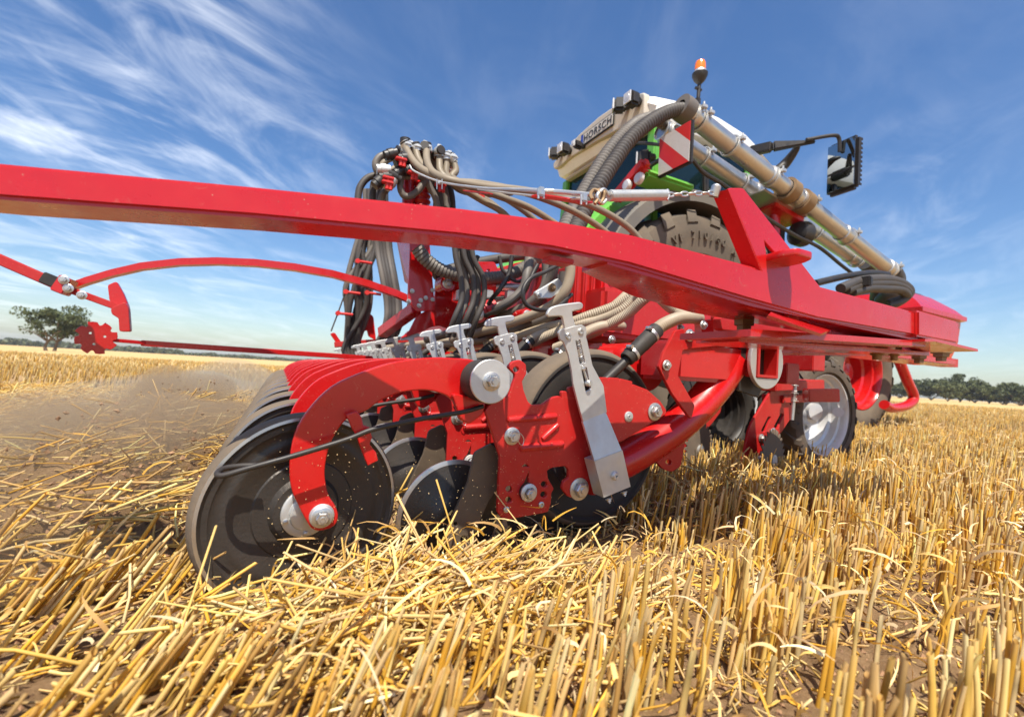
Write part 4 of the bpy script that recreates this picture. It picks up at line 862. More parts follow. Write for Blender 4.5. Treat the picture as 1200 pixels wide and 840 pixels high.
for (x0, y0), q, Y in hs_:
    n_ = len(q); hose([(x0, y0, YD-.12)]+[(x, y, YD-.12+(Y-YD+.12)*min(1, (i+1)/4)) for i, (x, y) in enumerate(q)], .0165, 'taupe', seg=14)
    p0, p1 = onY(x0, y0-3, YD-.12), onY(q[0][0], q[0][1]-4, YD-.12); mb = MB(); cyl(mb, p0+(p0-p1)*.25, p0.lerp(p1, .75), .023); sub(mb, 'rubber_cuff', 'blackpl', drill)
    mb = MB(); m_ = p0.lerp(p1, .35); d = (p1-p0).normalized(); cyl(mb, m_-d*.014, m_+d*.014, .0265); box(mb, m_+Vector((0, -.026, .004)), .03, .012, .012); cyl(mb, p0-d*.012, p0-d*.002, .022); sub(mb, 'hose_clamp', 'zinc', drill)
for q, Y, mt_ in (([(462,178),(453,181),(445,184),(440,192),(443,202),(455,207),(475,207),(491,207),(500,213),(505,222),(511,235),(516,262)], 2.1, 'greyhose'),
             ([(443,205),(432,208),(424,216),(420,228),(418,262)], 2.15, 'darkhose'), ([(466,184),(455,187),(448,194),(452,201),(462,198),(470,192)], 2.2, 'hose'),
             ([(463,208),(458,216),(452,223),(447,232),(440,262)], 2.15, 'greyhose'), ([(470,209),(469,220),(473,229),(480,230),(488,225),(495,217),(500,212)], 2.1, 'greyhose'),
             ([(445,207),(440,212),(437,222),(436,262)], 2.2, 'darkhose'), ([(480,195),(476,205),(462,212),(450,226)], 2.2, 'darkhose'),
             ([(507,205),(512,216),(516,230),(518,265)], 2.15, 'darkhose'), ([(512,205),(519,216),(523,232),(524,265)], 2.15, 'greyhose'), ([(518,207),(526,218),(530,234),(531,265)], 2.2, 'darkhose'), ([(500,200),(508,214),(511,232),(510,265)], 2.2, 'darkhose'),
             ([(528,212),(536,221),(550,226),(575,228),(600,226)], 2.1, 'greyhose'), ([(450,215),(444,226),(443,262)], 2.25, 'greyhose'), ([(456,210),(449,222),(450,245),(452,270)], 2.25, 'darkhose')):
    hose([(x, y, Y) for x, y in q], .0155, {'hose': 'taupe'}.get(mt_, mt_))
for x, y, a in ((458, 181, .5), (462, 207, -.3), (466, 203, .8), (470, 190, .6), (457, 215, .9), (449, 199, .2), (480, 200, .4), (452, 208, .3), (444, 213, .9), (474, 186, .3)):
    p = onY(x, y, 2.08); mb = MB(); d = Vector((math.cos(a), 0, math.sin(a))); cyl(mb, p-d*.03, p+d*.03, .022); cyl(mb, p-d*.012, p+d*.012, .026); sub(mb, 'hose_clamp', ('zinc' if (x % 2) else 'blackpl'), drill)
for x, y in ((470, 187), (455, 209), (484, 203), (516, 217), (454, 214), (563, 224)):
    p = onY(x, y, 2.05); mb = MB(); box(mb, p, .05, .03, .012); cyl(mb, p, p-Vector((0, 0, .03)), .009); cyl(mb, p+Vector((.015, 0, 0)), p+Vector((.015, 0, -.03)), .009); sub(mb, 'hose_bracket', 'signred', drill)
for k in range(12):
    a = k*math.pi/6+.2; c = onY(499, 188, YD)+Vector((math.cos(a)*.075, math.sin(a)*.075, -.005)); d = Vector((math.cos(a), math.sin(a), .05)).normalized()
    mb = MB(); cyl(mb, c, c+d*.085, .021); o = sub(mb, 'outlet_stub', 'blackpl', drill); mb = MB(); cyl(mb, c+d*.05, c+d*.07, .0245); box(mb, c+d*.06+Vector((0, 0, .028)), .022, .012, .014); sub(mb, 'hose_clamp', 'zinc', o)
# loose loops of thin hose in front of the mast
for q in (((600,300,2.0),(596,322,2.0),(585,340,2.0),(575,352,2.05),(565,372,2.1)), ((585,300,2.1),(590,318,2.1),(606,330,2.1),(618,322,2.1),(622,305,2.1)), ((500,300,2.5),(520,330,2.5),(548,345,2.5),(590,352,2.4)), ((560,300,2.2),(552,322,2.2),(556,350,2.2),(570,380,2.2)), ((470,300,2.7),(482,330,2.7),(478,360,2.7),(466,392,2.7)), ((630,310,1.9),(610,345,1.9),(580,365,2.0),(540,380,2.2)), ((645,305,1.8),(655,335,1.8),(648,360,1.8),(620,380,1.9))): hose(list(q), rh.choice([.009, .012, .011]), rh.choice(['blackpl', 'darkhose', 'darkhose']), name='control_hose')
# cable, tension spring and chain
mb = MB(); P = [onY(x, y, Y) for x, y, Y in ((480,194,2.0),(486,201,1.95),(515,213,1.75),(560,220,1.35),(600,222,1.0),(640,224,.675),(693,228,.78))]; tube(mb, P, .0042, seg=8); sub(mb, 'steel_cable', 'zinc', drill)
mb = MB(); P = [onY(x, y, Y) for x, y, Y in ((560,222,1.48),(620,229,.9),(655,232,.77),(685,233,.69))]; tube(mb, P, .003, seg=6); sub(mb, 'steel_cable', 'zinc', drill)
for a, b_ in (((628, 229, .685), (690, 238, .79)), ((545, 224, 1.6), (575, 227, 1.4))):
    mb = MB(); beam(mb, onY(*a), onY(*b_), .02, .004, bev=.001); sub(mb, 'hanger_strip', 'signred', drill)
for x, y, Y in ((634, 225, .675), (684, 232, .685), (515, 214, 1.74)):
    mb = MB(); box(mb, onY(x, y, Y), .012, .010, .016, bev=.002); cyl(mb, onY(x-3, y-4, Y), onY(x-3, y+8, Y), .002); cyl(mb, onY(x+3, y-4, Y), onY(x+3, y+8, Y), .002); sub(mb, 'cable_clamp', 'bolt', drill)
mb = MB()
for x in (696, 702): tube(mb, [onY(x-2, 228+6, .675), onY(x-4, 228, .685), onY(x, 223, .685), onY(x+6, 225, .675), onY(x+5, 233, .675), onY(x+1, 239, .675)], .0035, seg=7)
sub(mb, 'thimble', 'brass', drill)
a, b_ = onY(714, 229.5, .675), onY(780, 228.8, .675); x_, y_, d_ = frame(b_-a); mb = MB(); T = 44; P = [a.lerp(b_, k/(T*10))+(x_*math.cos(k*2*math.pi/10)+y_*math.sin(k*2*math.pi/10))*.0092 for k in range(T*10+1)]; tube(mb, P, .0018, seg=6, sm=False); cyl(mb, a, b_, .008); sub(mb, 'tension_spring', 'zinc', drill)
mb = MB(); tube(mb, [a, a.lerp(b_, -.10)+Vector((0, 0, .012)), a.lerp(b_, -.2), a.lerp(b_, -.12)+Vector((0, 0, -.014)), a.lerp(b_, -.05)+Vector((0, 0, -.008))], .0035, seg=8)
sub(mb, 'spring_hook', 'bolt', drill); mb = MB(); tube(mb, [b_, b_.lerp(a, -.03)+Vector((0, 0, .010)), b_.lerp(a, -.06), b_.lerp(a, -.03)-Vector((0, 0, .01))], .003, seg=8); sub(mb, 'spring_hook', 'bolt', drill)
a, b_ = onY(781, 228.5, .675), onY(838, 226, .668); nl = 7
for k in range(nl):
    t0, t1 = (k-.12)/nl, (k+1.12)/nl; p0, p1 = a.lerp(b_, t0), a.lerp(b_, t1); d = (p1-p0); L = d.length; d.normalize(); s = Vector((0, 0, 1)) if k % 2 == 0 else Vector((0, 1, 0)); s = (s-d*s.dot(d)).normalized(); w = .0042; lp = []
    for j in range(17):
        an = 2*math.pi*j/16; lp.append((p0+p1)/2+d*math.cos(an)*(L/2-.002)+s*math.copysign(abs(math.sin(an))**.7, math.sin(an))*w)
    mb = MB(); tube(mb, lp, .0020, seg=7, sm=False); sub(mb, 'chain_link', 'bolt', drill)

# ---------------- headstock, cylinders, hopper boxes
def yp(name, pts, Y, t, mt='red', rr=2, holes=()):
    mb = MB(); yplate(mb, [tr(rounded(pts, rr), Y)]+[tr(h, Y) for h in holes], Y, t, .003); return sub(mb, name, mt, drill)
yp('tower_cheek', [(481,268),(501,268),(506,331),(509,364),(489,364),(478,353),(479,332)], 2.3, .02)
mb = MB(); q = [onY(464, 290, 2.45), onY(480, 268, 2.3), onY(479, 333, 2.3), onY(477, 331, 2.45)]; q = [onY(462, 268, 2.6), onY(480, 268, 2.3), onY(479, 334, 2.3), onY(474, 330, 2.6)]; mb.add(q+[v+Vector((.012, 0, 0)) for v in q], [(0, 1, 2, 3), (7, 6, 5, 4), (0, 4, 5, 1), (1, 5, 6, 2), (2, 6, 7, 3), (3, 7, 4, 0)]); sub(mb, 'tower_flange', 'red', drill)
yp('arch_plate', [(511,326),(516,322),(528,322),(540,330),(548,345),(548,400),(536,402),(532,392),(526,385),(515,381),(504,383),(494,388),(470,396),(480,388),(488,372),(500,364),(509,362)], 2.4, .02)
yp('mast_plate', [(530,330),(600,310),(640,300),(650,330),(640,395),(560,400),(535,395)], 2.9, .03, 'dusty_red')
yp('mast_plate', [(548,308),(578,308),(583,318),(580,328),(545,328)], 2.35, .03, 'red', holes=[circ(571, 318, 2.5, 12)])
for x, y in ((483, 341), (499, 349), (493, 352), (491, 358), (507, 340), (507, 351), (479, 353)): bolt(drill, onY(x, y, 2.285), .0075)
mb = MB(); beam(mb, onY(448, 390, 2.8), onY(488, 361, 2.45), .06, .06); sub(mb, 'brace', 'red', drill)
yp('fork_fin', [(414,394),(423,385),(427,380),(433,368),(437,371),(440,398),(432,394),(430,386),(424,390),(420,402),(412,402)], 4.4, .03)
yp('fork_fin', [(387,391),(392,390),(400,402),(396,404)], 4.4, .03)
mb = MB(); beam(mb, onY(392, 404, 4.4), onY(480, 398, 4.3), .09, .05); sub(mb, 'frame_rail', 'dusty_red', drill)
def ram(a, b_, c_, r, rod):
    mb = MB(); cyl(mb, onY(*a), onY(*b_), r); e = onY(*b_); d = (onY(*b_)-onY(*a)).normalized(); cyl(mb, e-d*.05, e+d*.01, r*1.22); s = onY(*a); cyl(mb, s-Vector((0, .05, 0)), s+Vector((0, .05, 0)), r*1.1); cylp = sub(mb, 'hydraulic_ram', 'red', drill); mb = MB(); cyl(mb, e, onY(*c_), rod); sub(mb, 'piston_rod', 'alu', cylp)
    bolt(cylp, s-Vector((0, .05, 0)), r*.5)
ram((521, 334, 2.3), (577, 336, 2.25), (612, 338, 2.2), .036, .024); ram((556, 369, 2.1), (577, 361, 2.1), (600, 352, 2.1), .040, .02)
ram((612, 370, 1.9), (628, 366, 1.9), (660, 366, 1.9), .028, .016)
mb = MB(); box(mb, onY(566, 350, 2.2), .3, .1, .05); sub(mb, 'valve_block', 'red', drill)
mb = MB(); cyl(mb, onY(555, 351, 2.1), onY(590, 349, 2.1), .009); sub(mb, 'control_hose', 'blackpl', drill)
for x in (597, 572, 540):
    mb = MB(); box(mb, onY(x, 346, 2.12), .04, .04, .05); sub(mb, 'coupling', 'zinc', drill)
# ribbed hopper boxes
def ribbed(x0, x1, yt, yb, Y, nr):
    mb = MB(); a = onY(x0, yt, Y); b_ = onY(x1, yb, Y); w = b_.x-a.x; z0 = min(a.z, b_.z); h = abs(a.z-b_.z); box(mb, ((a.x+b_.x)/2, Y+.18, z0+h/2), w, .34, h, bev=.01); o = sub(mb, 'hopper_box', 'dusty_red', drill)
    for k in range(nr): mb = MB(); box(mb, (a.x+w*(k+.5)/nr, Y, z0+h/2), w/nr*.45, .03, h*.98, bev=.008); sub(mb, 'rib', 'dusty_red', o)
ribbed(671, 706, 309, 372, 1.75, 4); ribbed(632, 664, 312, 372, 2.1, 4)
mb = MB(); a = onY(707, 318, 1.7); b_ = onY(800, 395, 1.7); box(mb, ((a.x+b_.x)/2, 1.85, (a.z+b_.z)/2), b_.x-a.x, .3, abs(a.z-b_.z), bev=.012); pan = sub(mb, 'hopper_box', 'red', drill)
mb = MB(); p = onY(717.5, 345, 1.698); text_mesh(mb, 'HORSCH', .062, p, (-.08, 0, 1), (-1, 0, -.08), t=.004, bold=.0012); sub(mb, 'lettering', 'dusty_red', pan)
mb = MB(); p = onY(730, 348, 1.698); text_mesh(mb, 'LT', .045, p, (-.08, 0, 1), (-1, 0, -.08), t=.004); sub(mb, 'lettering', 'dusty_red', pan)
yp('lever_plate', [(626,343),(640,335),(653,327),(657,333),(655,342),(644,349),(630,349)], 1.65, .02, 'zinc'); bolt(drill, onY(647, 337, 1.635), .012, (0, -1, 0), 'brass'); bolt(drill, onY(632, 346, 1.635), .008)
mb = MB(); box(mb, (1.5, 3.4, .75), .5, 3.6, .22, bev=.02); sub(mb, 'main_frame', 'dusty_red', drill)
mb = MB(); beam(mb, onY(540, 385, 2.4), onY(800, 400, 1.7), .1, .08); sub(mb, 'frame_rail', 'dusty_red', drill)
# ---------------- track marker on the far side
mb = MB(); YM = 3.1; pts = [(78,336),(100,328),(130,319),(165,311),(210,306),(255,305),(300,307),(345,312),(390,320),(430,331),(465,343),(490,354)]; secs = []
fr = [onY(x, y-3.5, YM) for x, y in pts]; bk = [onY(x, y+4.5, YM) for x, y in pts]
n_ = len(pts); vs = []; 
for a, b_ in zip(fr, bk): vs += [a, a+Vector((0, .06, 0)), b_+Vector((0, .06, 0)), b_]
fs = [(0, 1, 2, 3), (4*n_-1, 4*n_-2, 4*n_-3, 4*n_-4)]
for i in range(n_-1):
    for k in range(4): fs.append((4*i+k, 4*i+(k+1) % 4, 4*i+4+(k+1) % 4, 4*i+4+k))
mb.add(vs, fs); sub(mb, 'marker_arch', 'red', drill)
mb = MB(); beam(mb, onY(-30, 291, YM-.05), onY(84, 341, YM-.05), .05, .05, bev=.004); sub(mb, 'marker_arm', 'dusty_red', drill)
mb = MB(); beam(mb, onY(80, 339, YM-.05), onY(146, 363, YM-.05), .034, .034, bev=.003); sub(mb, 'marker_arm', 'dusty_red', drill)
mb = MB(); box(mb, onY(68, 332, YM-.06), .11, .08, .055, rot=Matrix.Rotation(R(22), 3, 'Y'), bev=.004); sub(mb, 'marker_clamp', 'blackpl', drill)
mb = MB(); box(mb, onY(76, 335, YM-.07), .05, .10, .085, rot=Matrix.Rotation(R(22), 3, 'Y'), bev=.004); sub(mb, 'marker_clamp', 'red', drill)
for x, y in ((75, 328), (80, 338), (96, 346)): bolt(drill, onY(x, y, YM-.12), .014)
def yp2(name, pts, Y, t, mt): return yp(name, pts, Y, t, mt)
yp('marker_shield', [(128,335),(137,331),(145,345),(151,360),(151,372),(140,368),(130,352)], YM-.05, .03, 'red')
yp('marker_bracket', [(132,362),(147,355),(151,362),(153,388),(142,388),(141,373),(133,368)], YM-.09, .04, 'dusty_red')
mb = MB(); c = onY(113, 396, YM+.1); lp = []
for k in range(8):
    a = 2*math.pi*k/8+.2
    for da, r in ((0, .086), (.30, .089), (.42, .070), (.62, .067), (.78, .083)): lp.append((math.cos(a+da*math.pi/4)*r, math.sin(a+da*math.pi/4)*r))
gplate(mb, [lp]+[circ(.035*math.cos(a), .035*math.sin(a), .008, 10) for a in (0.3, 2.4, 4.5)], c, (1, .3, 0), (0, 0, 1), .01, .002); md = sub(mb, 'marker_disc', 'red', drill)
mb = MB(); beam(mb, onY(126, 398, YM+.12), onY(172, 402, YM+.2), .02, .02, bev=.002); beam(mb, onY(165, 402, YM+.2), onY(440, 420, YM+.5), .034, .034, bev=.003); sub(mb, 'marker_rod', 'red', drill)
# small red brackets holding the hoses on the far side
for x, y in ((419, 306), (405, 342), (430, 343), (396, 367)):
    mb = MB(); p = onY(x, y, 4.1); cyl(mb, p, p+Vector((.12, 0, 0)), .012); cyl(mb, p-Vector((0, .02, 0)), p+Vector((0, .02, 0)), .02); sub(mb, 'hose_bracket', 'signred', drill)
mb = MB(); tube(mb, [onY(x, y, 4.1) for x, y in ((424, 290), (419, 306), (405, 342), (396, 367), (388, 388))], .006, sm=False); sub(mb, 'steel_cable', 'darkhose', drill)
# ------------------------------------------------------------------ tractor
tractor = thing('tractor', 'green tractor with white cab roof pulling the red drill', 'tractor', (4.4, 3.9, 0))
TC = 3.78
cr = onY(825, 378, 2.6); RW = .96
def bigwheel(name, c, Rr, W, rimR, lugs):
    e = part_empty(name, tractor, (c[0], c[1]+W/2, c[2])); wheel(e, (c[0], c[1]+W/2, c[2]), Rr, W, rimR, 'bigtyre', 'red', 'w', lugs=lugs, dish=.35); return e
wr = bigwheel('rear_wheel', (cr.x, 2.6, .93), .96, .62, .56, 20)
# raised size lettering round the sidewall
mb = MB()
def arc_text(s, rad, size, a_mid, da):
    for i, ch in enumerate(s):
        if ch == ' ': continue
        a = a_mid - (i-(len(s)-1)/2)*da; ey = Vector((math.cos(a), 0, math.sin(a))); ex = Vector((math.sin(a), 0, -math.cos(a)))
        text_mesh(mb, ch, size, Vector((cr.x, 2.590, .93))+ey*rad, ex, ey, t=.014, bold=.002)
arc_text('VF 710/60 R 42', .735, .088, R(84), R(5.6))
sub(mb, 'sidewall_lettering', 'bigtyre', wr)
bigwheel('front_wheel', (6.2, 2.9, .70), .70, .50, .43, 18)
bigwheel('rear_wheel', (cr.x, 4.35, .93), .96, .62, .56, 20); bigwheel('front_wheel', (6.2, 4.3, .70), .70, .50, .43, 18)
# mudguard
def guard(name, cx, cz, r0, r1, y0, y1, a0, a1, mt):
    mb = MB(); n_ = 28; vs = []
    for i in range(n_+1):
        a = R(a0+(a1-a0)*i/n_); c_, s_ = math.cos(a), math.sin(a)
        for r, y in ((r0, y0), (r1, y0), (r1+.03, y0+.05), (r1+.03, y1), (r0+.03, y1), (r0+.01, y0+.04)): vs.append((cx+c_*r, y, cz+s_*r))
    fs = [(6*i+k, 6*i+(k+1) % 6, 6*i+6+(k+1) % 6, 6*i+6+k) for i in range(n_) for k in range(6)]+[tuple(range(6)), tuple(6*n_+k for k in range(6))]
    mb.add(vs, fs); return sub(mb, name, mt, tractor)
guard('mudguard', cr.x, .95, 1.0, 1.09, 2.62, 3.05, 20, 165, 'grey'); guard('inner_mudguard', cr.x, .98, 1.04, 1.16, 2.95, 3.2, 15, 160, 'green')
guard('mudguard', cr.x, .95, 1.0, 1.09, 4.3, 4.95, 20, 165, 'green'); guard('mudguard', 6.2, .70, .76, .80, 2.9, 3.35, 40, 150, 'grey')
# body, bonnet, rear axle
mb = MB(); box(mb, (5.9, TC, 1.35), 2.3, .85, .75, bev=.12); sub(mb, 'bonnet', 'green', tractor)
mb = MB(); box(mb, (4.6, TC, .95), 4.0, .6, .5, bev=.06); cyl(mb, (cr.x, 2.9, .95), (cr.x, 4.4, .95), .2); sub(mb, 'chassis', 'grey', tractor)
mb = MB(); box(mb, (2.75, TC, 1.0), .4, .9, .6, bev=.04); sub(mb, 'rear_hitch', 'blackpl', tractor)
# cab
X0, X1, YN, YFr = 2.85, 4.25, 3.03, 4.50; ZB, ZT = 1.45, 2.74
def post(name, a, b_, w, h, mt='green'):
    mb = MB(); beam(mb, a, b_, w, h, upd=(1, 0, 0), bev=.012); return sub(mb, name, mt, tractor)
post('cab_pillar', (X0, YN, ZB), (X0+.02, YN+.04, ZT), .10, .08); post('cab_pillar', (X0, YFr, ZB), (X0+.02, YFr-.04, ZT), .10, .08)
post('cab_pillar', (X1-.02, YN+.02, ZB), (X1-.12, YN+.05, ZT), .07, .07); post('cab_pillar', (X1-.02, YFr-.02, ZB), (X1-.12, YFr-.05, ZT), .07, .07); post('cab_pillar', (3.55, YN-.01, ZB), (3.50, YN+.02, ZT), .06, .06, 'blackpl')
def pane(name, q):
    mb = MB(); q = [Vector(v) for v in q]; nv = (q[1]-q[0]).cross(q[3]-q[0]).normalized()*.006; mb.add(q+[v+nv for v in q], [(0, 1, 2, 3), (7, 6, 5, 4), (0, 4, 5, 1), (1, 5, 6, 2), (2, 6, 7, 3), (3, 7, 4, 0)]); return sub(mb, name, 'glass', tractor)
pane('rear_window', [(X0, YN+.06, ZB), (X0, YFr-.06, ZB), (X0+.02, YFr-.09, ZT), (X0+.02, YN+.09, ZT)])
pane('side_window', [(X0+.05, YN, ZB), (3.52, YN, ZB), (3.49, YN+.03, ZT), (X0+.07, YN+.03, ZT)]); pane('door_glass', [(3.58, YN, ZB-.4), (X1-.05, YN+.01, ZB-.4), (X1-.15, YN+.04, ZT), (3.53, YN+.03, ZT)])
pane('side_window', [(X0+.05, YFr, ZB), (X1-.05, YFr, ZB), (X1-.15, YFr-.03, ZT), (X0+.07, YFr-.03, ZT)]); pane('windscreen', [(X1, YN+.06, ZB), (X1, YFr-.06, ZB), (X1-.12, YFr-.09, ZT), (X1-.12, YN+.09, ZT)])
mb = MB(); box(mb, (3.55, TC-.05, 1.38), 1.5, 1.5, .16, bev=.03); sub(mb, 'cab_floor', 'blackpl', tractor)
mb = MB(); box(mb, (3.45, TC, 1.62), .5, .52, .14, bev=.05); box(mb, (3.22, TC, 1.98), .14, .52, .66, bev=.05); box(mb, (3.20, TC, 2.38), .10, .28, .18, bev=.04); sub(mb, 'driver_seat', 'blackpl', tractor)
mb = MB(); tube(mb, [(3.9, TC, 1.5), (3.82, TC, 2.0)], .04, sm=False); c = Vector((3.82, TC, 2.0)); tube(mb, [c+Vector((math.cos(a)*.05, math.sin(a)*.2, math.cos(a)*.19)) for a in np.linspace(0, 2*math.pi, 25)], .015); sub(mb, 'steering_wheel', 'blackpl', tractor)
mb = MB(); box(mb, (2.98, TC-.3, 1.8), .10, .35, .28, bev=.02); box(mb, (3.0, TC+.4, 1.7), .2, .3, .3, bev=.04); sub(mb, 'cab_console', 'grey', tractor)
# roof: swept white shell with a cream rear band
def loft(mb, rows):
    n_ = len(rows[0]); vs = [v for r in rows for v in r]; fs = [(i*n_+k, i*n_+(k+1) % n_, (i+1)*n_+(k+1) % n_, (i+1)*n_+k) for i in range(len(rows)-1) for k in range(n_)]
    fs += [tuple(range(n_))[::-1], tuple((len(rows)-1)*n_+k for k in range(n_))]; mb.add(vs, fs)
def rsec(x, z0, z1, yn, yf):
    return [(x, yn+.03, z0), (x, yn-.02, z0+.03), (x, yn-.05, z0+(z1-z0)*.45), (x, yn-.02, z1-.03), (x, yn+.06, z1+.015), (x, yn+.4, z1+.04), (x, (yn+yf)/2, z1+.05), (x, yf-.4, z1+.02), (x, yf-.14, z1-.01), (x, yf-.02, z1-.05), (x, yf+.03, z0+(z1-z0)*.45), (x, yf+.02, z0+.03), (x, yf-.03, z0)]
mb = MB(); loft(mb, [rsec(2.74, 2.86, 2.95, YN+.04, YFr-.02), rsec(2.80, 2.78, 3.0, YN, YFr+.02), rsec(3.1, 2.735, 3.04, YN-.02, YFr+.03), rsec(3.6, 2.74, 3.05, YN-.02, YFr+.03), rsec(4.0, 2.74, 3.0, YN-.02, YFr+.03), rsec(4.25, 2.75, 2.92, YN-.01, YFr+.02), rsec(4.42, 2.76, 2.84, YN+.02, YFr), rsec(4.5, 2.78, 2.80, YN+.1, YFr-.1)])
sub(mb, 'cab_roof', 'white', tractor)
bl_ = [(YN+.02, 2.99), (YN+.2, 3.04), (3.47, 3.07), (3.69, 3.08), (4.03, 3.05), (4.35, 2.97), (4.53, 2.94), (4.52, 2.88), (4.42, 2.86), (4.3, 2.87), (4.2, 2.88), (3.7, 2.86), (3.3, 2.82), (3.12, 2.75), (YN+.01, 2.76)]
mb = MB(); vs, fs = plate2d([rounded(bl_, .03)], .07, .012); mb.add([(2.74+v.z, v.x, v.y) for v in vs], fs); sub(mb, 'roof_band', 'cream', tractor)
mb = MB(); box(mb, (3.5, TC-.02, 2.728), 1.4, 1.30, .03, bev=.01); sub(mb, 'headliner', 'cream', tractor)
# sign plate on the roof band: HORSCH
pc = onX(699, 153, 2.69)
mb = MB(); box(mb, (2.69, pc.y, pc.z), .012, .52, .115, bev=.004); pl = sub(mb, 'name_plate', 'plate', tractor)
mb = MB(); text_mesh(mb, 'HORSCH', .105, Vector((2.682, pc.y-.02, pc.z-.004)), (0, -1, 0), (0, 0, 1), t=.003, bold=.0012, spacing=1.12); sub(mb, 'lettering', 'text', pl)
mb = MB(); box(mb, (2.682, pc.y+.237, pc.z), .003, .04, .108, bev=.001); sub(mb, 'blue_band', 'blue', pl)
mb = MB(); box(mb, (2.693, pc.y, pc.z), .010, .54, .135, bev=.003); sub(mb, 'plate_frame', 'blackpl', pl)
def lamp(p, w, h, ay=0.0, name='work_lamp', az=0.0):
    mb = MB(); Rz = Matrix.Rotation(ay, 3, 'Z') @ Matrix.Rotation(az, 3, 'Y'); box(mb, p, .11, w, h, rot=Rz, bev=.02); lathe(mb, Vector(p)+Rz @ Vector((.05, 0, 0)), Rz @ Vector((1, 0, 0)), [(0, w*.42), (.04, w*.3), (.05, 0)], 16); o = sub(mb, name, 'blackpl', tractor)
    mb = MB(); q = Vector(p)+Rz @ Vector((-.058, 0, 0)); box(mb, q, .012, w*.84, h*.84, rot=Rz, bev=.01); ln_ = sub(mb, 'lens', 'lens', o)
    mb = MB(); lathe(mb, Vector(p)+Rz @ Vector((-.062, 0, 0)), Rz @ Vector((-1, 0, 0)), [(0, w*.30), (.004, w*.28), (.003, w*.2), (.006, w*.1), (.006, 0)], 20); sub(mb, 'reflector', 'silver', o); return o
for px_, py_, ay in ((741, 117, 0), (726, 124, R(-35)), (661, 175, 0), (650, 180, R(-40))): lamp(onX(px_, py_, 2.62), .11, .12, ay)
for px_, py_ in ((677, 170),): lamp(onX(px_, py_, 2.62), .07, .08)
lamp(onX(755, 186, 2.65), .09, .13, R(-50)); mb = MB(); tube(mb, [onX(759, 204, 2.75), onX(762, 192, 2.75), onX(758, 186, 2.72)], .02); sub(mb, 'lamp_bracket', 'blackpl', tractor)
# rear lamp cluster
mb = MB(); c = onX(739, 213, 2.35); box(mb, c, .10, .40, .12, rot=Matrix.Rotation(R(-26), 3, 'X'), bev=.04); rl = sub(mb, 'tail_lamp', 'signred', tractor)
for px_, py_ in ((748, 209), (734, 217)):
    mb = MB(); q = onX(px_, py_, 2.30); lathe(mb, q, (-1, 0, 0), [(-.02, .045), (.0, .045), (.012, .035), (.014, 0)], 18); sub(mb, 'lens', 'lens', rl)
mb = MB(); q = onX(763, 204, 2.45); box(mb, q+Vector((.15, 0, -.05)), .5, .16, .06, rot=Matrix.Rotation(R(-20), 3, 'X'), bev=.03); sub(mb, 'wing', 'green', tractor)
mb = MB(); q = onX(702, 258, 2.5); box(mb, q, .2, .5, .12, bev=.04); sub(mb, 'wing', 'green', tractor)
# warning board: slanting red and white bands
XB = 2.45; ctr = onX(789.5, 175, XB); W2 = .145
def clip_poly(poly, a, b_, c_):
    out = []
    for i in range(len(poly)):
        p, q = poly[i], poly[(i+1) % len(poly)]; dp, dq = a*p[0]+b_*p[1]-c_, a*q[0]+b_*q[1]-c_
        if dp >= 0: out.append(p)
        if dp*dq < 0: t = dp/(dp-dq); out.append((p[0]+(q[0]-p[0])*t, p[1]+(q[1]-p[1])*t))
    return out
mb = MB(); box(mb, ctr+Vector((.02, 0, 0)), .03, W2*2+.02, W2*2+.02, bev=.006); wb = sub(mb, 'warning_board', 'blackpl', tractor)
sqp = [(-W2, -W2), (W2, -W2), (W2, W2), (-W2, W2)]; s2 = 2**.5/2; band = W2*2*s2*.5
# u grows to the right in the photo (towards -Y); bands fall from upper left to lower right
for k, mt_ in ((-2, 'signwhite'), (-1, 'signred'), (0, 'signwhite'), (1, 'signred')):
    lo_, hi_ = k*band, (k+1)*band; pg = clip_poly(clip_poly(sqp, s2, s2, lo_), -s2, -s2, -hi_)
    if len(pg) < 3: continue
    mb = MB(); vs = [(ctr.x+.003, ctr.y-u, ctr.z+v) for u, v in pg]+[(ctr.x-.001, ctr.y-u, ctr.z+v) for u, v in pg]; m_ = len(pg); mb.add(vs, [tuple(range(m_)), tuple(range(2*m_-1, m_-1, -1))]+[(i, (i+1) % m_, m_+(i+1) % m_, m_+i) for i in range(m_)]); sub(mb, 'reflective_band', mt_, wb)
mb = MB(); tube(mb, [ctr+Vector((.04, .1, 0)), ctr+Vector((.1, .35, .02)), ctr+Vector((.35, .5, .0))], .018); sub(mb, 'board_bracket', 'blackpl', tractor)
# beacon
b0 = onY(817, 124, 2.95); b1 = onY(820, 92, 2.95)
mb = MB(); cyl(mb, b0-Vector((0, 0, .12)), b1, .017); box(mb, b0+Vector((0, 0, .02)), .05, .05, .10, bev=.01); cyl(mb, b0.lerp(b1, .6)-Vector((.04, 0, 0)), b0.lerp(b1, .6)+Vector((.03, 0, 0)), .014); lathe(mb, b1, (0, 0, 1), [(-.06, .015), (-.02, .05), (.02, .068), (.04, .070), (.05, .05), (.05, 0)], 28); be = sub(mb, 'beacon', 'blackpl', tractor)
mb = MB(); lathe(mb, b1+Vector((0, 0, .05)), (0, 0, 1), [(0, .055), (.02, .052), (.02, .05)], 28); sub(mb, 'beacon_collar', 'zinc', be)
mb = MB(); lathe(mb, b1+Vector((0, 0, .07)), (0, 0, 1), [(0, .050), (.06, .048), (.085, .040), (.096, .02), (.098, 0)], 28); sub(mb, 'beacon_lens', 'orange', be)
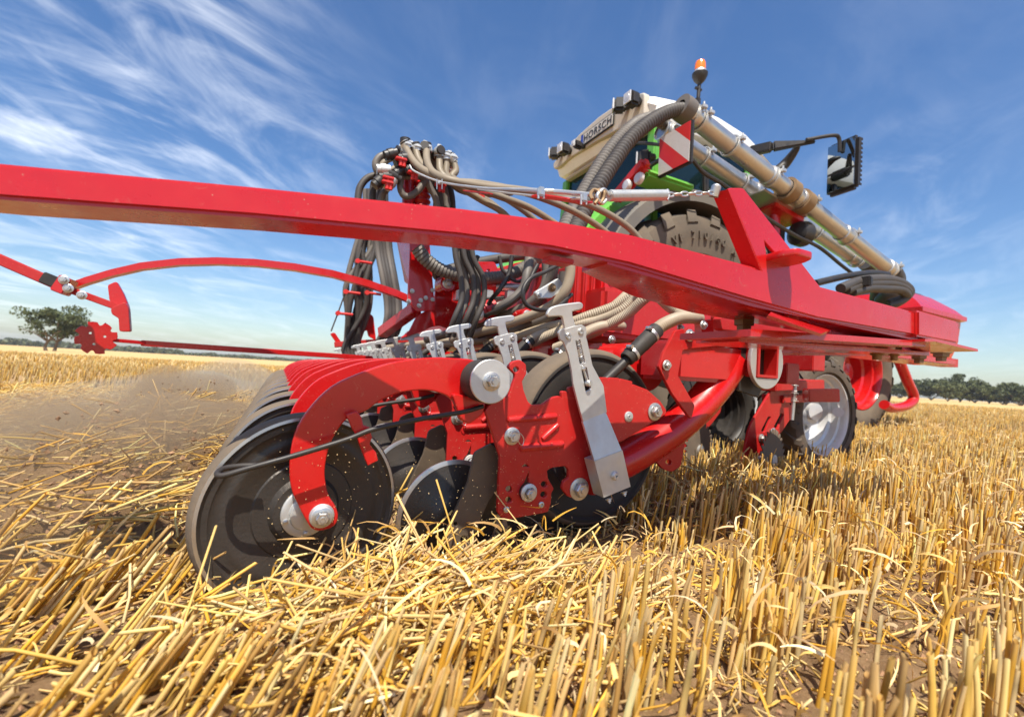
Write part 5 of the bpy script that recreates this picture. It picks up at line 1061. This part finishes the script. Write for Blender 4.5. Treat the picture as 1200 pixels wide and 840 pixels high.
# mirror
mb = MB(); P = [onY(x, y, Y) for x, y, Y in ((878, 178, 2.8), (905, 172, 2.6), (945, 164, 2.4), (975, 159, 2.3), (983, 162, 2.28), (984, 178, 2.28))]; tube(mb, P[2:], .016, seg=10); beam(mb, P[0], P[1], .07, .09, bev=.015); beam(mb, P[1], P[2]+Vector((.1, -.03, 0)), .06, .09, bev=.015, w2=.03, h2=.03); sub(mb, 'mirror_arm', 'blackpl', tractor)
mb = MB(); P = [onY(x, y, Y) for x, y, Y in ((912, 200, 2.7), (922, 190, 2.65), (933, 175, 2.55), (936, 168, 2.5))]; tube(mb, P, [.05, .045, .03, .012], seg=12); sub(mb, 'grab_strut', 'blackpl', tractor)
mc = onY(985, 194, 2.28); mb = MB(); Rm = Matrix.Rotation(R(-6), 3, 'Z'); box(mb, mc+Vector((.05, 0, 0)), .09, .27, .48, rot=Rm, bev=.035)
for k in range(11): box(mb, mc+Vector((.06, -.133, -.2+.04*k)), .03, .008, .022, bev=.003)
mr_ = sub(mb, 'mirror_housing', 'blackpl', tractor)
for dz, h_ in ((.085, .26), (-.14, .15)):
    mb = MB(); box(mb, mc+Vector((.001, 0, dz)), .006, .235, h_, rot=Rm, bev=.003); sub(mb, 'mirror_glass', 'mirror', mr_)
# aluminium seed pipes from the roof down to the front tank
YP2 = 2.5
pA, pB = onY(806, 132, YP2), onY(1045, 318, YP2); pC, pD = onY(776, 153, YP2+.28), onY(1006, 306, YP2+.28)
for a, b_, extra in ((pA, pB, (.0, .33, .45, .47, .70, .97)), (pC, pD, (.0, .02, .40, .62, .95))):
    mb = MB(); cyl(mb, a, b_, .073, 28); pp = sub(mb, 'seed_pipe', 'alu', tractor); d = (b_-a).normalized(); L = (b_-a).length
    for t in extra:
        mb = MB(); cc = a+d*L*max(t, .012); lathe(mb, cc, d, [(-.05, .073), (-.045, .084), (-.02, .079), (.02, .079), (.045, .084), (.05, .073)], 28); sub(mb, 'pipe_sleeve', 'alu', pp)
    for t in (.015, .04, .16, .33, .50, .72, .985):
        mb = MB(); cc = a+d*L*t; lathe(mb, cc, d, [(-.012, .08), (-.012, .090), (.012, .090), (.012, .08)], 28); s = Vector((.2, -1, .3)).normalized(); box(mb, cc+s*.10, .05, .04, .03, bev=.005); cyl(mb, cc+s*.10-Vector((0, 0, .04)), cc+s*.10+Vector((0, 0, .04)), .008); sub(mb, 'pipe_clamp', 'zinc', pp)
d = (pB-pA).normalized()
mb = MB(); cc = pA-d*.02; lathe(mb, cc, d, [(-.07, .050), (-.07, .095), (-.03, .098), (.03, .095), (.03, .08)], 28); sub(mb, 'rubber_cuff', 'greyhose', tractor)
for t in (.35, .42):
    mb = MB(); cc = pA.lerp(pB, t+.06); lathe(mb, cc, d, [(-.05, .08), (-.05, .105), (.05, .105), (.05, .08)], 28); sub(mb, 'rubber_cuff', 'brass', tractor)
def ah(pts, r, mt='greyhose', ridge=.13, step=.011, name='air_hose', par=None):
    mb = MB(); tube(mb, [onY(x, y, Y) for x, y, Y in pts], r, seg=18, ridge=ridge, step=step); return sub(mb, name, mt, par or tractor)
ah([(812,134,2.5),(798,129,2.5),(780,133,2.48),(758,146,2.45),(738,164,2.42),(722,186,2.38),(705,212,2.33),(690,238,2.28),(678,262,2.22),(668,290,2.1)], .053, 'darkhose')
ah([(785,152,2.78),(770,140,2.75),(752,142,2.7),(735,154,2.62),(715,176,2.55),(697,204,2.48),(681,232,2.4),(668,256,2.3),(655,285,2.2)], .052, 'greyhose')
# pipe bracket under the pipes
mb = MB(); p = onY(915, 245, 2.65); beam(mb, onY(880, 228, 2.7), onY(930, 258, 2.65), .28, .02, bev=.004); sub(mb, 'pipe_carrier', 'alu', tractor)
mb = MB(); beam(mb, onY(897, 242, 2.7), onY(930, 262, 2.65), .22, .05, bev=.006); cyl(mb, onY(908, 245, 2.7), onY(909, 290, 2.7), .045, 16); sub(mb, 'carrier_post', 'red', tractor)
mb = MB(); q = onY(937, 275, 2.6); lathe(mb, q-Vector((.1, 0, .0)), (1, -.2, 0), [(0, 0), (0, .05), (.04, .11), (.12, .12), (.15, .11), (.15, 0)], 24); sub(mb, 'horn', 'blackpl', tractor)
mb = MB(); tube(mb, [onY(x, y, Y) for x, y, Y in ((812, 188, 2.5), (825, 203, 2.5), (845, 215, 2.5), (868, 232, 2.5), (890, 250, 2.5), (930, 275, 2.5), (960, 290, 2.5), (985, 310, 2.5), (998, 320, 2.5))], .016, seg=8); sub(mb, 'cable', 'blackpl', tractor)
mb = MB(); tube(mb, [onX(x, y, 2.6) for x, y in ((740, 168), (755, 168), (775, 170))], .014, seg=8); sub(mb, 'cable', 'blackpl', tractor)
mb = MB(); box(mb, onY(905, 290, 2.75), .12, .2, .35, bev=.03); sub(mb, 'valve_housing', 'blackpl', tractor)
# ------------------------------------------------------------------ front tank
tank = thing('front_tank', 'red front hopper tank with dark lid carried ahead of the tractor', 'seed tank', (8.1, 3.4, .8))
mb = MB(); ya = 2.62; xb = 7.55
def tsec(z, x0, x1, y0, y1): return [(x0, y0, z), (x1, y0, z), (x1, y1, z), (x0, y1, z)]
loft(mb, [tsec(1.02, 7.65, 8.75, 3.02, 4.4), tsec(1.25, 7.6, 8.85, 2.98, 4.7), tsec(1.58, 7.6, 8.85, 2.95, 4.75), tsec(1.60, 7.55, 8.9, 2.90, 4.8), tsec(1.66, 7.55, 8.9, 2.90, 4.8)]); sub(mb, 'hopper', 'red', tank)
mb = MB(); loft(mb, [tsec(1.66, 7.57, 8.88, 2.92, 4.78), tsec(1.76, 7.62, 8.8, 3.0, 4.7), tsec(1.95, 7.8, 8.6, 3.22, 4.5)]); sub(mb, 'hopper_cover', 'red', tank)
mb = MB(); loft(mb, [tsec(1.952, 7.82, 8.58, 3.24, 4.48), tsec(2.0, 7.88, 8.5, 3.3, 4.4), tsec(2.03, 8.0, 8.4, 3.4, 4.3)]); sub(mb, 'lid', 'blackpl', tank)
mb = MB(); beam(mb, (7.5, 3.05, .98), (8.8, 3.05, .98), .2, .12); sub(mb, 'tank_frame', 'dusty_red', tank); mb = MB(); beam(mb, (7.5, 4.3, .98), (8.8, 4.3, .98), .2, .12); sub(mb, 'tank_frame', 'dusty_red', tank)
mb = MB(); P = [onY(x, y, 2.75) for x, y in ((1048, 416), (1054, 424), (1063, 446), (1070, 462), (1069, 470), (1060, 476), (1045, 478), (1036, 474))]; tube(mb, P, .055, seg=14, n=6); sub(mb, 'guard_hoop', 'red', tank)
def th(pts, r, mt='darkhose', name='air_hose', **k):
    mb = MB(); tube(mb, [onY(x, y, Y) for x, y, Y in pts], r, seg=14, **k); return sub(mb, name, mt, tank)
th([(1046,318,2.5),(1050,328,2.5),(1046,342,2.5),(1036,352,2.6),(1030,370,2.8)], .085); th([(1014,308,2.78),(1024,318,2.78),(1030,335,2.8),(1028,350,2.9)], .08)
for k, (a, b_) in enumerate(((0, 0), (6, 5), (13, 11))):
    th([(985+a,338+b_*.4,2.2),(1005+a,330+b_*.7,2.2),(1025+a*.8,327+b_,2.2),(1045+a*.6,328+b_,2.2),(1060,334+b_*.8,2.2),(1066-k*2,342+b_*.5,2.22),(1058-k*3,350+b_*.4,2.25),(1040,356+b_*.2,2.3)], .042, 'darkhose')
th([(955,332,2.3),(990,324,2.3),(1020,320,2.3),(1040,322,2.3)], .03, 'blackpl')
mb = MB(); box(mb, onY(1014, 330, 2.15), .05, .10, .09, bev=.01); sub(mb, 'hose_clip', 'blackpl', tank)

# ------------------------------------------------------------------ trees
def tree(name, x, y, h, w, label, seed, col, group=None, leaves_n=5000, trunk_h=.28, leaf=.12, gaps=.25, loc_z=None):
    rg = np.random.default_rng(seed); z0 = float(height(x, y)) if loc_z is None else loc_z
    t = thing(name, label, 'tree', (x, y, z0), group); base = Vector((x, y, z0))
    mb = MB(); tips = []
    nt = 2 if w > h*1.1 else 1
    for q in range(nt):
        b0 = base+Vector(((q-.5*(nt-1))*h*.12, 0, -.1)); top = b0+Vector(((q-.5*(nt-1))*h*.1+rg.normal()*h*.03, 0, h*trunk_h))
        tube(mb, [b0, b0.lerp(top, .5)+Vector((rg.normal()*h*.01, 0, 0)), top], [h*.035, h*.026, h*.022], seg=8, n=4)
        for k in range(7):
            a = k*2*math.pi/7+rg.uniform(0, .6); r = w*.5*rg.uniform(.35, .85); e = top+Vector((math.cos(a)*r, math.sin(a)*r, h*rg.uniform(.1, .5))); m_ = top.lerp(e, .5)+Vector((0, 0, h*.05)); tube(mb, [top, m_, e], [h*.014, h*.009, h*.004], seg=6, n=3); tips.append(e)
    trunk = sub(mb, 'trunk', 'bark', t)
    # foliage clumps spread through the crown's volume
    ncl = 46; cl = []
    for k in range(ncl):
        while True:
            u = rg.uniform(-1, 1, 3)
            if np.linalg.norm(u) < 1 and u[2] > -.75: break
        u = u*(.80+.2*rg.random()); cz = h*(trunk_h+.40)+u[2]*h*.40*(1-.12*abs(u[0])); cl.append((x+u[0]*w*.5, y+u[1]*w*.5, z0+cz, rg.uniform(.07, .17)*min(w, h)))
    cl = np.array(cl); kk = rg.integers(0, ncl, leaves_n); dirs = rg.normal(size=(leaves_n, 3)); dirs /= np.linalg.norm(dirs, axis=1)[:, None]
    rad = cl[kk, 3]*rg.random(leaves_n)**.4; P = cl[kk, :3]+dirs*rad[:, None]*np.array([1.15, 1.15, .75])
    a = rg.normal(size=(leaves_n, 3)); a /= np.linalg.norm(a, axis=1)[:, None]; b_ = np.cross(a, rg.normal(size=(leaves_n, 3))); b_ /= np.linalg.norm(b_, axis=1)[:, None]
    s = (leaf*rg.uniform(.5, 1.3, leaves_n))[:, None]
    V = np.stack([P-a*s, P+b_*s*.55, P+a*s, P-b_*s*.55], 1).reshape(-1, 3)
    c_ = np.array(col)[None]*rg.uniform(.7, 1.35, leaves_n)[:, None]*(1+.25*(rg.random(ncl)-.5))[kk][:, None]
    o = np_mesh('crown', V, np.arange(leaves_n*4).reshape(-1, 4), M['leaf'], np.repeat(c_, 4, axis=0)); o.parent = t; o.matrix_parent_inverse = Matrix.Translation(-wloc(t)); return t
def gpos(px, dist):
    d = ray(px, 430); s = Vector((d.x, d.y, 0)).normalized()*dist; return s.x, s.y
x, y = gpos(57, 78); tree('field_tree', x, y, 6.0, 7.0, 'lone round leafy tree standing in the field far left under the marker arm', 3, (.085, .105, .035), leaves_n=7000, trunk_h=.20, leaf=.15)
rowt = [(1072, 150, 8.5, 12, 0), (1092, 146, 9.2, 11, 0), (1112, 142, 8.8, 11, 1), (1126, 150, 12.0, 12, 0), (1143, 148, 9.6, 12, 1), (1160, 150, 8.2, 10, 0), (1178, 146, 8.4, 13, 1), (1197, 143, 7.6, 12, 0), (1056, 158, 7.2, 10, 1), (1215, 150, 8.5, 12, 0)]
lab = ['rounded dark green tree just right of the red guard hoop', 'dark leafy tree second from the left in the row on the horizon', 'bushy lighter green tree left of the tallest one in the distant row', 'tallest tree of the distant row on the right horizon', 'broad lighter tree right beside the tallest one on the horizon', 'low dark tree before the gap in the distant row', 'wide spreading tree right of the gap in the distant row', 'low rounded tree at the right edge of the photo', 'small tree at the left end of the distant row half hidden by the hoop', 'tree cut off by the right edge on the horizon']
for k, (px_, D, h_, w_, kind) in enumerate(rowt):
    x, y = gpos(px_, D); tree('distant_tree', x, y, h_*.66, w_*.58, lab[k], 20+k, (.080, .098, .034) if kind == 0 else (.115, .130, .042), 'trees in a row on the right horizon', 4200, .03, .26)
# far hedge on the left horizon
rg = np.random.default_rng(5); N = 16000; pxs = rg.uniform(-60, 560, N); D = 330+rg.normal(size=N)*8; X = np.zeros((N, 3))
azs = YAW+np.arctan((pxs-600)/F); hh = .55*(2.2+3.8*vnoise(pxs/13, pxs*0, 3)+2.2*vnoise(pxs/4, pxs*0, 5))*np.where(pxs < 215, 1.0, .55)
X[:, 0] = np.sin(azs)*D; X[:, 1] = np.cos(azs)*D; X[:, 2] = rg.random(N)**.7*hh
a = rg.normal(size=(N, 3)); b_ = np.cross(a, rg.normal(size=(N, 3))); a /= np.linalg.norm(a, axis=1)[:, None]; b_ /= np.linalg.norm(b_, axis=1)[:, None]
V = np.stack([X-a*.9, X+b_*.6, X+a*.9, X-b_*.6], 1).reshape(-1, 3); c_ = np.array([(.09, .11, .055)])*rg.uniform(.7, 1.3, N)[:, None]
hd = np_mesh('far_hedge', V, np.arange(N*4).reshape(-1, 4), M['leaf'], np.repeat(c_, 4, axis=0)); tag(hd, 'thin line of far woodland along the left horizon', 'woodland'); hd['kind'] = 'stuff'

# ------------------------------------------------------------------ air: dust thrown up behind the coulters, thin summer haze over the field
def vol(name, dens, col):
    mt = bpy.data.materials.new(name); mt.use_nodes = True; n, l = mt.node_tree.nodes, mt.node_tree.links; n.remove(n['Principled BSDF'])
    v = n.new('ShaderNodeVolumePrincipled'); v.inputs['Density'].default_value = dens; v.inputs['Color'].default_value = (*col, 1); v.inputs['Anisotropy'].default_value = 0.2; l.new(v.outputs[0], n['Material Output'].inputs['Volume']); return mt
M['dust'] = vol('dust', 0.35, (.95, .82, .64)); M['haze'] = vol('haze', 0.0004, (.88, .92, 1.0))
M['thick_dust'] = vol('thick_dust', 2.0, (.84, .60, .38))
bm = bmesh.new(); bmesh.ops.create_icosphere(bm, subdivisions=4, radius=1)
for v in bm.verts:
    k = 1+.20*math.sin(v.co.x*6+2)*math.cos(v.co.y*5)+.15*math.sin(v.co.z*6+v.co.y*4)
    v.co = Vector((-.42+v.co.x*.34*k, 2.35+v.co.y*1.25*k, .10+v.co.z*.26*k))
me = bpy.data.meshes.new('dust_plume'); bm.to_mesh(me); bm.free(); me.materials.append(M['thick_dust']); o = bpy.data.objects.new('dust_plume', me); C.objects.link(o); tag(o, 'brown dust close behind the nearest press wheels', 'dust'); o['kind'] = 'stuff'
bm = bmesh.new(); bmesh.ops.create_icosphere(bm, subdivisions=4, radius=1)
for v in bm.verts:
    k = 1+.18*math.sin(v.co.x*5+1)*math.cos(v.co.y*4)+.12*math.sin(v.co.z*7+v.co.x*3)
    v.co = Vector((-.45+v.co.x*.75*k, 4.6+v.co.y*2.9*k, .06+v.co.z*.30*k))
me = bpy.data.meshes.new('dust_cloud'); bm.to_mesh(me); bm.free(); me.materials.append(M['dust']); o = bpy.data.objects.new('dust_cloud', me); C.objects.link(o); tag(o, 'pale dust drifting behind the row of coulters', 'dust'); o['kind'] = 'stuff'
mb = MB(); mb.add([(x, y, z) for x in (-950, 1150) for y in (-70, 1250) for z in (-4, 16)], [(0, 1, 3, 2), (4, 6, 7, 5), (0, 4, 5, 1), (2, 3, 7, 6), (0, 2, 6, 4), (1, 5, 7, 3)]); o = mb.build('haze', M['haze']); tag(o, 'thin warm summer haze over the whole field', 'haze'); o['kind'] = 'stuff'
